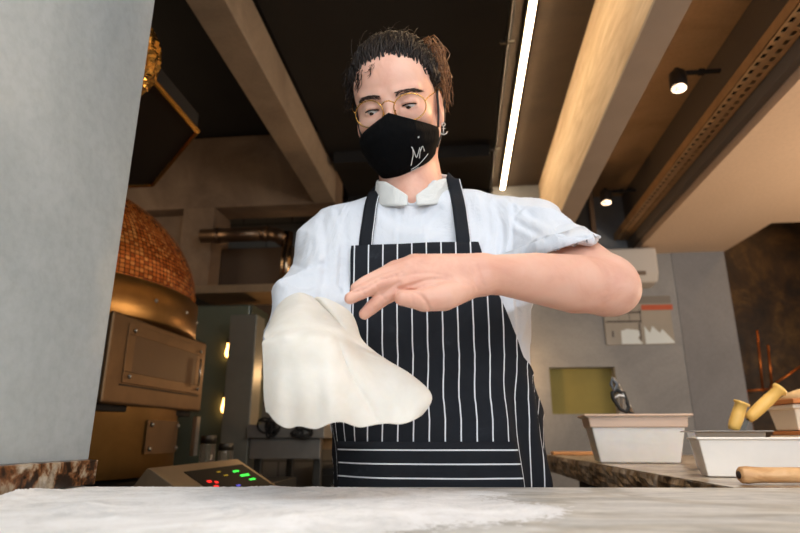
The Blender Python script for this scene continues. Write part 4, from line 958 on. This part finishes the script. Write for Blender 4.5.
M_ap = apron_mat('striped_apron', 0, 0.0236, 0.0021, .008); M_pk = apron_mat('pocket_stripes', 1, 0.0195, 0.0021, .0065)
M_strap = apron_mat('strap_cloth', 0, 0.03, 0.0016, .0045)
AX = np.array((BX + .003, 1.02))
def lerp_tab(t, tab):
    xs = [p[0] for p in tab]; return [np.interp(t, xs, [p[k] for p in tab]) for k in range(1, len(tab[0]))]
# z, left and right angle of the edge of the apron (0 = towards the camera side)
def edge_ang(pxs):                           # (height, angle round the body) of marks on the edge of the apron
    out = []
    for px, py in pxs:
        h, n = bvh_c.ray_cast(Vector(CAM), Vector(ray(px, py)).normalized(), 3)[:2]
        if h is not None: out.append((h[2], math.degrees(math.atan2(h[0] - AX[0], AX[1] - h[1]))))
    return out
_l = edge_ang([(356, 248), (354, 300), (351, 350), (348, 395)]); _r = edge_ang([(475, 246), (482, 268), (496, 300), (508, 332), (516, 360)])
ZS = [0.60, 0.90, 0.99] + list(np.linspace(1.03, 1.29, 14)); lz = [(0.60, -88), (0.96, -84)] + sorted(_l); rz = [(0.60, 100), (0.98, 94), (1.05, 78)] + sorted(q for q in _r if q[0] > 1.07)
ATAB = [(z, np.interp(z, [q[0] for q in lz], [q[1] for q in lz]), np.interp(z, [q[0] for q in rz], [q[1] for q in rz])) for z in ZS]
def cast_core(o, d, far=1.0):
    h = bvh_c.ray_cast(Vector(o), Vector(d), far); return (np.array(h[0]), np.array(h[1])) if h[0] else (None, None)
def skirt(z, a):                             # radius of the hit on the jacket, or the free hanging skirt under the hem
    d = np.array((math.sin(a), -math.cos(a), 0)); zz = max(z, .835); o = np.array((AX[0], AX[1], zz))
    h, n = cast_core(o + d * .34, -d, .34); r = float(np.linalg.norm((h - o)[:2])) if h is not None else .14
    return r, d
def apron_pt(z, a, off):
    r, d = skirt(z, a); w = np.clip((math.degrees(a) - 38) / 25, 0, 1) * np.clip((1.10 - z) / .1, 0, 1); wl_ = np.clip((-math.degrees(a) - 45) / 25, 0, 1) * np.clip((1.05 - z) / .1, 0, 1)
    r += off + w * .0105 * math.sin(a * 17 + z * 13) + wl_ * .004 * math.sin(a * 17) + .0022 * math.sin(40 * z + 5 * a) * math.sin(3 * a + 1) + .012 * w + .006 * np.clip((.98 - z) / .1, 0, 1)
    return np.array((AX[0], AX[1], z)) + d * r
def apron_patch(z0, z1, off, aL=None, aR=None, nz=64, na=96):
    G = np.zeros((nz, na, 3)); A_ = np.zeros((nz, na))
    for i in range(nz):
        z = z0 + (z1 - z0) * i / (nz - 1); l, r = lerp_tab(z, ATAB) if aL is None else (aL, aR)
        for j in range(na):
            a = math.radians(l + (r - l) * j / (na - 1)); G[i, j] = apron_pt(z, a, off); A_[i, j] = a
    for _ in range(5):
        G2 = G.copy(); G2[1:-1, 1:-1] = .5 * G[1:-1, 1:-1] + .125 * (G[:-2, 1:-1] + G[2:, 1:-1] + G[1:-1, :-2] + G[1:-1, 2:]); G = G2
    seg = np.linalg.norm(np.diff(G, axis=1), axis=2); U = np.concatenate([np.zeros((nz, 1)), np.cumsum(seg, 1)], 1)
    for i in range(nz): U[i] -= np.interp(0.0, A_[i], U[i])
    Vv = np.repeat(np.linspace(z0, z1, nz)[:, None], na, 1); return G, np.stack([U, Vv], 2)
G, UVa = apron_patch(0.60, 1.270, .010)
# the bib top sags a little between the straps
ap = obj('striped_apron', G.reshape(-1, 3), grid_faces(*G.shape[:2]), M_ap, chef, True, UVa.reshape(-1, 2)); solid(ap, .0016); ap['label'] = 'black apron with thin white vertical stripes'
Gb = G
G, UVp = apron_patch(0.74, 0.962, .0150, -57, 52, 24, 60)
pk = obj('apron_pocket', G.reshape(-1, 3), grid_faces(*G.shape[:2]), M_pk, ap, True, UVp.reshape(-1, 2)); solid(pk, .0016)
# neck straps: over the chest, over the shoulder, round the back of the neck
def strap(pxs, side):
    C = []
    for px, py in pxs:
        p = W(px, py, Y=.90); h, n = cast((p[0], .6, p[2]), (0, 1, 0)); y_ = h[1] if h is not None else .93
        p = W(px, py, Y=y_); h, n = cast((p[0], .6, p[2]), (0, 1, 0)); C.append(np.array((p[0], (h[1] if h is not None else y_) - .006, p[2])))
    e = C[-1]; C += [np.array((NB[0] + side * .079, .99, 1.418)), np.array((NB[0] + side * .071, 1.03, 1.425)), np.array((NB[0] + side * .04, 1.068, 1.43)), np.array((NB[0], 1.078, 1.428))]
    C = catmull(C, 40); V = []; uv = []; T = np.gradient(C, axis=0)
    for i, c in enumerate(C):
        k = i / (len(C) - 1); t = _n(T[i]); nn = _n(np.array((side * .25, -1, .35)) if k < .55 else np.array((side * .8, 0.2, .9)) if k < .8 else np.array((side * .3, .9, .5)))
        s = _n(np.cross(t, nn)); s = s if s[0] > 0 or k > .75 else -s
        if i and (s @ sp_prev) < 0: s = -s
        sp_prev = s
        for j in range(5): w = (j / 4 - .5) * .0245; V.append(c + s * w); uv.append((w + .015, k))
    o = obj('neck_strap', V, grid_faces(len(C), 5), M_strap, ap, True, uv); solid(o, .002); return o
strap([(366, 252), (367, 238), (369, 222), (371, 205), (374, 190), (376, 184)], -1)
strap([(464, 250), (463, 236), (461, 220), (459, 205), (456, 190), (453, 179)], 1)

# trousers and shoes (hidden behind the counter)
tf = Field([(-0.32, 0.18, 0.007)], [(0.86, 1.2, 0.007)], [(0.05, 0.97, 0.009)])
tf.cone((BX - .03, 1.015, .92), (BX + .065, 1.015, .92), .097, .097, .02)
for s in (-1, 1): tf.chain([((BX + .02 + s * .072, 1.015, .88), .090), ((BX + s * .097, 1.005, .48), .070), ((BX + s * .107, 1.03, .10), .058)], .03)
for s in (-1, 1): tf.cutplane((0, 0, .085), (0, 0, -1), (-.4, .8, .0), (.3, 1.25, .10))
Vt, Ft = tf.mesh(); Vt = relax(Vt, Ft, 3); big_obj('trousers', Vt, Ft, M_trouser, chef)
for s in (-1, 1):
    sf_ = Field([(BX + s * .11 - .07, BX + s * .11 + .07, .005)], [(.84, 1.14, .005)], [(-.005, .13, .005)])
    sf_.cone((BX + s * .107, 1.07, .045), (BX + s * .118, .92, .038), .043, .042, .02).cone((BX + s * .107, 1.06, .05), (BX + s * .107, 1.05, .10), .045, .045, .02)
    sf_.cutplane((0, 0, .004), (0, 0, -1), (-.4, .7, -.05), (.3, 1.25, .01)); Vs, Fs = sf_.mesh(); big_obj('shoe', relax(Vs, Fs, 2), Fs, M_rubber, chef)

# ---------------------------------------------------------------- face: mask, glasses, eyes, brows, earring
V = []; nT, nS = 24, 41
cen = catmull([(-.015, .1085), (-.036, .1255), (-.060, .1310), (-.090, .1230), (-.118, .1060), (-.143, .076)], nT)
sid = catmull([(-.050, .020), (-.058, .021), (-.068, .022), (-.080, .024), (-.104, .030), (-.136, .045)], nT)
wid = np.interp(np.linspace(0, 1, nT), [0, .2, .5, .75, 1], [.0735, .0745, .0725, .062, .030])
for i in range(nT):
    for j in range(nS):
        s = -1 + 2 * j / (nS - 1); a = s * math.radians(88); k = math.cos(a) ** .85
        fo = math.sin(math.pi * abs(s)) * .0012 * math.sin(i * 1.1 + 3 * s)
        V.append(HL(wid[i] * math.sin(a) ** 1 if s >= 0 else -wid[i] * math.sin(-a), sid[i][1] + (cen[i][1] - sid[i][1]) * k + fo, sid[i][0] + (cen[i][0] - sid[i][0]) * (k * (.1 + .6 * i / nT) + (.9 - .6 * i / nT) * (1 - abs(s)) ** 1.7)))
Mm = cloth('mask_cloth', '#050506', .95, 500, .15); Mm.node_tree.nodes['Principled BSDF'].inputs['Sheen Weight'].default_value = 0; Mm.node_tree.nodes['Principled BSDF'].inputs['Specular IOR Level'].default_value = .12
mk = obj('face_mask', V, grid_faces(nT, nS), Mm, chef, True); solid(mk, .002, 1); mk['label'] = 'black cloth face mask with a small white hand drawn mark'
for s in (-1, 1):
    MB().tube(catmull([HL(s * .0730, .022, -.050), HL(s * .0770, .014, -.018), HL(s * .079, .006, .014), HL(s * .083, -.012, .022), HL(s * .087, -.026, .004), HL(s * .083, -.022, -.032), HL(s * .076, .004, -.06), HL(s * .066, .022, -.085)], 30), .0022, 8).build('ear_loop', M_rubber, mk, True)
bvh_m = BVHTree.FromPolygons([tuple(map(float, p)) for p in V], grid_faces(nT, nS))
def on_mask(px, py):
    d = ray(px, py); h = bvh_m.ray_cast(Vector(CAM), Vector(d).normalized()); n = np.array(h[1]) if h[0] else v_
    n = n if n @ v_ > 0 else -n
    return (np.array(h[0]) + n * .0024) if h[0] else HL(0, .13, -.06)
m_print = mat('mask_print', '#d9d9d6', 0.6)
for pts, r in (([(410.5, 165), (411.5, 160), (412.5, 154), (412, 148), (411, 146.5), (413, 150), (415.5, 157), (417, 154), (419, 147)], .0007), ([(418.5, 158), (419, 153), (419.5, 148.5)], .0007), ([(419.5, 151), (421, 146.5), (422, 146), (423, 149), (423.3, 151)], .0007), ([(417.3, 138), (418, 137)], .0012), ([(410.5, 168.5), (416, 165.5), (422, 160), (427, 153.5)], .0005), ([(410.5, 170.2), (415, 168), (418, 166)], .0004)):
    MB().tube(catmull([on_mask(*p) for p in pts], max(6, len(pts) * 3)), r, 6).build('white_mark', m_print, mk, True)

gls = thing('eyeglasses', None, None, HL(0, .1, 0)); gls.parent = chef; gls.matrix_parent_inverse = Matrix.Translation(-Vector(LOC[chef.name])); gls['label'] = 'thin gold wire glasses'
m_lens = NT('lens_glass'); m_lens.set(Roughness=0.02); m_lens.b.inputs['Transmission Weight'].default_value = 1.0; m_lens.b.inputs['IOR'].default_value = 1.05; m_lens.col((1, 1, 1, 1)); m_lens = m_lens.m
for s in (-1, 1):
    c = (s * .0365, .0965 , -.010); tilt = .10 * s
    def lp_(a, k=1.0): return HL(c[0] + .0268 * k * math.cos(a), c[1] - .010 * (s * math.cos(a) * k) - .002, c[2] + (.0235 if math.sin(a) < 0 else .0215) * k * math.sin(a))
    MB().tube([lp_(2 * math.pi * i / 48) for i in range(48)], .0010, 8, closed=True).build('rim', M_gold, gls, True)
    b = MB(); b.add([lp_(2 * math.pi * i / 32, .985) for i in range(32)], [tuple(range(32))]); ln = b.build('lens', m_lens, gls); solid(ln, .0012)
    MB().tube(catmull([HL(s * .0635, .0855, -.004), HL(s * .069, .078, .002), HL(s * .0765, .045, .010), HL(s * .081, .005, .020), HL(s * .083, -.015, .012)], 16), .0009, 6).build('temple', M_gold, gls, True)
    MB().tube([HL(s * .0105, .0975, -.012), HL(s * .0095, .099, -.018), HL(s * .0115, .096, -.022)], .0014, 6).build('nose_pad', M_gold, gls, True)
MB().tube(catmull([HL(-.0110, .1015, .0), HL(-.004, .1045, .004), HL(.004, .1045, .004), HL(.0110, .1015, .0)], 10), .0010, 8).build('bridge', M_gold, gls, True)

m_eye = NT('eye_white'); m_eye.col('#cfc6c0'); m_eye.set(Roughness=0.2); m_iris = mat('iris', '#2c1b12', 0.2); m_lash = mat('lashes', '#1a110c', 0.8)
def ball(c, r, name, m, par, n=20, sc=(1, 1, 1)):
    V = []
    for i in range(n + 1):
        a = math.pi * i / n
        for j in range(n * 2): b = math.pi * j / n; V.append(HL(c[0] + r * sc[0] * math.sin(a) * math.cos(b), c[1] + r * sc[1] * math.sin(a) * math.sin(b), c[2] + r * sc[2] * math.cos(a)))
    return obj(name, V, grid_faces(n + 1, n * 2, True), m, par, True)
for s in (-1, 1):
    ey = ball((s * .0335, .0700, -.005), .0122, 'eyeball', m_eye.m, chef)
    ball((s * .0335 - .0015, .0790, -.0098), .0048, 'iris', m_iris, ey, 10, (1, .75, .8))
    L = MB(); L.tube(catmull([HL(s * .0335 - .0135, .0765, -.0062), HL(s * .0335 - .006, .0833, -.0048), HL(s * .0335 + .003, .0838, -.0045), HL(s * .0335 + .0135, .0755, -.0060)], 14), [.0004] + [.0011] * 12 + [.0004], 6)
    L.build('eyelashes', m_lash, chef, True)
M_hair = NT('dark_brown_hair'); M_hair.col(M_hair.ramp(M_hair.noise(M_hair.coord(), 60, 3), [(0.3, '#120c09'), (0.7, '#281b13')])); M_hair.set(Roughness=0.5); M_hair.b.inputs['Specular IOR Level'].default_value = .3; M_hair = M_hair.m
def surf_f(r, u):                            # front of the face at (r, u) from the built skin
    o = HL(r, .2, u); h = bvh_b.ray_cast(Vector(o), Vector(-f_)); return .2 - (np.array(h[0]) - o) @ (-f_) if h[0] else .08
sel = (Vb - H); near = (np.abs(sel) < .16).all(1); fmask = near[Fb].all(1); bvh_b = BVHTree.FromPolygons(Vb.tolist(), Fb[fmask].tolist())
for s in (-1, 1):
    b = MB(); rr = np.random.default_rng(5 + s)
    for k in range(120):
        t = rr.random(); x_ = .012 + .040 * t; zc_ = .0125 + .0050 * math.sin(min(1, t * 1.3) * math.pi * .6) - .004 * max(0, t - .7) * 3; th = .0042 * (1 - .55 * t)
        z_ = zc_ + rr.uniform(-th, th); p0 = (s * x_, z_); L_ = rr.uniform(.006, .010); ang = math.radians(rr.uniform(0, 30) if t > .25 else rr.uniform(30, 70)) * (1 if z_ < zc_ else .5)
        p1 = (s * (x_ + L_ * math.cos(ang)), z_ + L_ * math.sin(ang) * .5)
        b.tube([HL(p0[0], surf_f(*p0) + .0002, p0[1]), HL((p0[0] + p1[0]) / 2, surf_f((p0[0] + p1[0]) / 2, (p0[1] + p1[1]) / 2) + .0012, (p0[1] + p1[1]) / 2), HL(p1[0], surf_f(*p1) + .0006, p1[1])], [.0005, .00045, .0001], 4, caps=False)
    b.build('eyebrow', mat('brow_brown', '#3a271d', .7), chef, True)

er = thing('anchor_earring', None, None, HL(.084, .002, -.05)); er.parent = chef; er.matrix_parent_inverse = Matrix.Translation(-Vector(LOC[chef.name])); er['label'] = 'small silver anchor earring'
E0 = W(443.5, 126, Y=.93); kE = .00155
ex = lambda a, b: E0 + r0 * (a * kE) - np.array((0, 0, 1.)) * (b * kE)
MB().tube([ex(2.0 * math.cos(q), -2 + 2.2 * math.sin(q)) for q in np.linspace(0, 6.28, 17)[:-1]], .0008, 6, closed=True).build('hoop', M_steel, er, True)
MB().tube([ex(0, .5), ex(0, 11)], .0009, 6).build('shank', M_steel, er, True)
MB().tube([ex(-2.5, 3.2), ex(2.5, 3.2)], .0008, 6).build('stock', M_steel, er, True)
MB().tube([ex(-4.2, 7.2), ex(-3.2, 9.8), ex(0, 11.4), ex(3.2, 9.8), ex(4.2, 7.2)], [.0004, .001, .0011, .001, .0004], 6).build('flukes', M_steel, er, True)

# ---------------------------------------------------------------- hair
hf = Field([(-.11, .11, .003)], [(-.14, .12, .003)], [(-.10, .15, .003)])
hf.ell((0, -.020, .036), (.0800, .1010, .0900), None, 0)
hf.ell((0, -.055, .055), (.070, .075, .070), None, .03)
hf.cutplane((0, .083, .073), _n((0, 1.0, -1.25)), (-.2, -.2, -.2), (.2, .2, .2))
Vh, Fh = hf.mesh(); Vh = relax(Vh, Fh, 2)
Vh = Vh + (.0022 * np.sin(90 * Vh[:, 0] + 20 * Vh[:, 1]) * np.sin(30 * Vh[:, 2] + 2))[:, None] * vnorm(Vh, Fh)
Vh = H + Vh @ HR
hair = big_obj('hair', Vh, Fh, M_hair, chef); hair['label'] = 'dark brown hair swept back with loose curls'
rh = np.random.default_rng(11); hb = MB()
def hp(lam, th, lift):
    d = np.array((math.sin(lam), math.cos(lam) * math.cos(th), math.cos(lam) * math.sin(th))); return np.array((0, -.020, .036)) + d * (np.array((.079, .100, .089)) + lift)
for k in range(1150):
    lam = math.radians(rh.uniform(-76, 76)); th = math.radians(-30)
    while th < 2.5:
        p = hp(lam, th, 0)
        if (p[1] - .083) - 1.25 * (p[2] - .073) < 0.002: break
        th += .03
    th += rh.uniform(0, .9) ** 2; L_ = rh.uniform(.6, 1.7); dl = rh.uniform(-.25, .25); mx = rh.uniform(.003, .016) + (.006 if abs(lam) < .7 else .004); ph = rh.uniform(0, 6.28); wv = rh.uniform(.0, .0035)
    pts = []
    for i in range(9):
        t = i / 8; lift = -.003 + mx * math.sin(min(1, t * 1.5) * 1.57) * (1 - .35 * t) ; q = hp(lam + dl * t + .05 * math.sin(ph + 5 * t), th + L_ * t, lift + wv * math.sin(ph + 9 * t)); pts.append(HL(*q))
    r = rh.uniform(.0007, .0016); hb.tube(pts, [r * .15, r * .7] + [r] * 5 + [r * .7, .0001], 5, caps=False)
hb.build('swept_strands', M_hair, hair, True)
hb = MB()
# tuft tied up at his left, the warm light on it put into its colour
for k in range(230):
    a = rh.uniform(-1, 1); s0 = np.array((.062 + rh.uniform(-.008, .012), -.035 + rh.uniform(-.03, .03), .075 + .035 * a))
    out = rh.uniform(.008, .036); dn = rh.uniform(.01, .075); c1 = rh.uniform(-.012, .012)
    pts = [HL(s0[0], s0[1], s0[2]), HL(s0[0] + out * .6, s0[1] + c1, s0[2] + .008), HL(s0[0] + out * .95, s0[1] + 2 * c1, s0[2] - dn * .35), HL(s0[0] + out * rh.uniform(.7, 1.05), s0[1] + c1, s0[2] - dn * .75), HL(s0[0] + out * rh.uniform(.5, 1.15), s0[1], s0[2] - dn)]
    r = rh.uniform(.0005, .0011); hb.tube(catmull(pts, 9), [r] * 7 + [r * .6, .0001], 4, caps=False)
m_tuft = NT('warm_lit_hair'); m_tuft.col(m_tuft.ramp(m_tuft.noise(m_tuft.coord(), 80, 3), [(0.3, '#5a381e'), (0.7, '#96633a')])); m_tuft.set(Roughness=0.42)
tf_ = hb.build('side_tuft', m_tuft.m, hair, True); tf_['label'] = 'loose side tuft with warm light put into its colour'
hb = MB()
# loose curls at his right temple and over the forehead, fly away hairs on top
for k in range(46):
    s0 = np.array((-.070 + rh.uniform(-.008, .008), .010 + rh.uniform(-.02, .025), .068 + rh.uniform(-.03, .02))); ln_ = rh.uniform(.025, .06); ra = rh.uniform(.003, .008); ph = rh.uniform(0, 6.28); pts = []
    for i in range(16):
        t = i / 15; pts.append(HL(s0[0] - .016 * math.sin(t * 1.9) - ra * math.sin(ph + 9 * t) * t, s0[1] + ra * math.cos(ph + 9 * t) * t, s0[2] - ln_ * t))
    r = rh.uniform(.0004, .0008); hb.tube(pts, [r] * 14 + [r * .6, .0001], 4, caps=False)
for k in range(16):
    x0 = rh.uniform(-.058, -.012); ra = rh.uniform(.003, .006); ph = rh.uniform(0, 6.28); ln_ = rh.uniform(.014, .034) * (1 if x0 < -.03 else .6); pts = []
    for i in range(14):
        t = i / 13; xx = x0 - .010 * t + ra * math.sin(ph + 8 * t) * t; uu = .076 - abs(x0) * .25 - ln_ * t + ra * .6 * math.cos(ph + 8 * t) * t; pts.append(HL(xx, surf_f(xx, uu) + .002 + .008 * (1 - t) ** 2, uu))
    r = rh.uniform(.0003, .0006); hb.tube(pts, [r] * 12 + [r * .6, .0001], 4, caps=False)
for k in range(90):
    lam = math.radians(rh.uniform(-70, 75)); th = rh.uniform(.6, 2.2); L_ = rh.uniform(.3, .8); mx = rh.uniform(.014, .030); pts = [HL(*hp(lam + .2 * math.sin(k) * i / 7, th + L_ * i / 7, .004 + mx * (i / 7) ** .7)) for i in range(8)]
    hb.tube(pts, [.0004] * 6 + [.0003, .0001], 4, caps=False)
for k in range(160):                        # fine short hairs softening the hairline
    lam = math.radians(rh.uniform(-62, 62)); th = math.radians(-30)
    while th < 2.5:
        p = hp(lam, th, 0)
        if (p[1] - .083) - 1.25 * (p[2] - .073) < 0.002: break
        th += .02
    th -= rh.uniform(.02, .12); q = hp(lam, th, 0); fr0 = surf_f(q[0], q[2]); n_ = 5; a1 = hp(lam + rh.uniform(-.1, .1), th + .22, .003)
    s0 = np.array((q[0], min(fr0, q[1] + .004) + .0003, q[2])) if abs(fr0 - q[1]) < .02 else q
    hb.tube([HL(*(s0 + (a1 - s0) * t)) for t in np.linspace(0, 1, n_)], [.0001, .0003, .0004, .0004, .0003], 4, caps=False)
hb.build('loose_curls', M_hair, hair, True)

# ================================================================== the dough
P = [[(270, 326, .80), (280, 305, .80), (298, 294, .79), (318, 297, .79), (336, 304, .785), (350, 314, .78), (356, 328, .77)],
     [(266, 334, .73), (279, 318, .735), (300, 308, .735), (322, 316, .735), (341, 323, .735), (354, 332, .735), (362, 343, .735)],
     [(264, 343, .665), (282, 337, .648), (302, 336, .643), (322, 337, .648), (341, 341, .665), (358, 350, .69), (384, 360, .705)],
     [(264, 370, .655), (284, 370, .636), (305, 370, .630), (327, 371, .636), (348, 372, .655), (377, 374, .685), (411, 376, .705)],
     [(264, 396, .660), (285, 399, .638), (307, 400, .632), (330, 400, .638), (355, 399, .655), (394, 398, .685), (431, 396, .705)],
     [(266, 412, .668), (284, 424, .655), (304, 428, .648), (332, 424, .650), (360, 425, .662), (394, 425, .685), (421, 415, .700)]]
nR_, nC_ = 64, 84
Wp = np.array([[W(a, b, Y=c) for a, b, c in row] for row in P]); tmp = np.array([catmull(row, nC_) for row in Wp]); D_ = np.array([catmull(tmp[:, j], nR_) for j in range(nC_)]).transpose(1, 0, 2)
ii, jj = np.meshgrid(np.linspace(0, 1, nR_), np.linspace(0, 1, nC_), indexing='ij')
low = np.clip((ii - .45) / .5, 0, 1); D_[..., 1] += .0045 * low * np.sin(17 * jj + 2.5 * ii) + .003 * low * np.sin(31 * jj + 1) + .006 * np.exp(-((jj - (.62 + .22 * (ii - .4))) / .025) ** 2) * np.clip((ii - .35) / .2, 0, 1)
D_[..., 1] += .006 * np.exp(-((ii - .36) / .03) ** 2) - .0035 * np.exp(-((ii - .41) / .025) ** 2) * (.6 + .4 * np.sin(36 * jj))
D_[..., 1] += .022 * np.exp(-((jj - (.42 + .9 * (ii - .0))) / .045) ** 2) * np.clip((.33 - ii) / .2, 0, 1)
D_[..., 2] += .0025 * np.clip((ii - .85) / .15, 0, 1) * np.sin(26 * jj)
def dough_mat():
    t = NT('dough'); v = t.coord(); n = t.noise(v, 25, 5, .6, .4); t.col(t.ramp(n, [(0.3, '#ddd6ca'), (0.7, '#e8e2d8')])); t.set(Roughness=0.75)
    t.b.inputs['Subsurface Weight'].default_value = .35; t.b.inputs['Subsurface Radius'].default_value = (.01, .008, .006); t.bump(t.noise(v, 60, 4), .18, .003); return t.m
dg = obj('pizza_dough', D_.reshape(-1, 3), grid_faces(nR_, nC_), dough_mat(), None, True); solid(dg, .0055); subd(dg, 1)
tag(dg, 'stretched sheet of pale pizza dough draped in the air over a hand', 'dough')
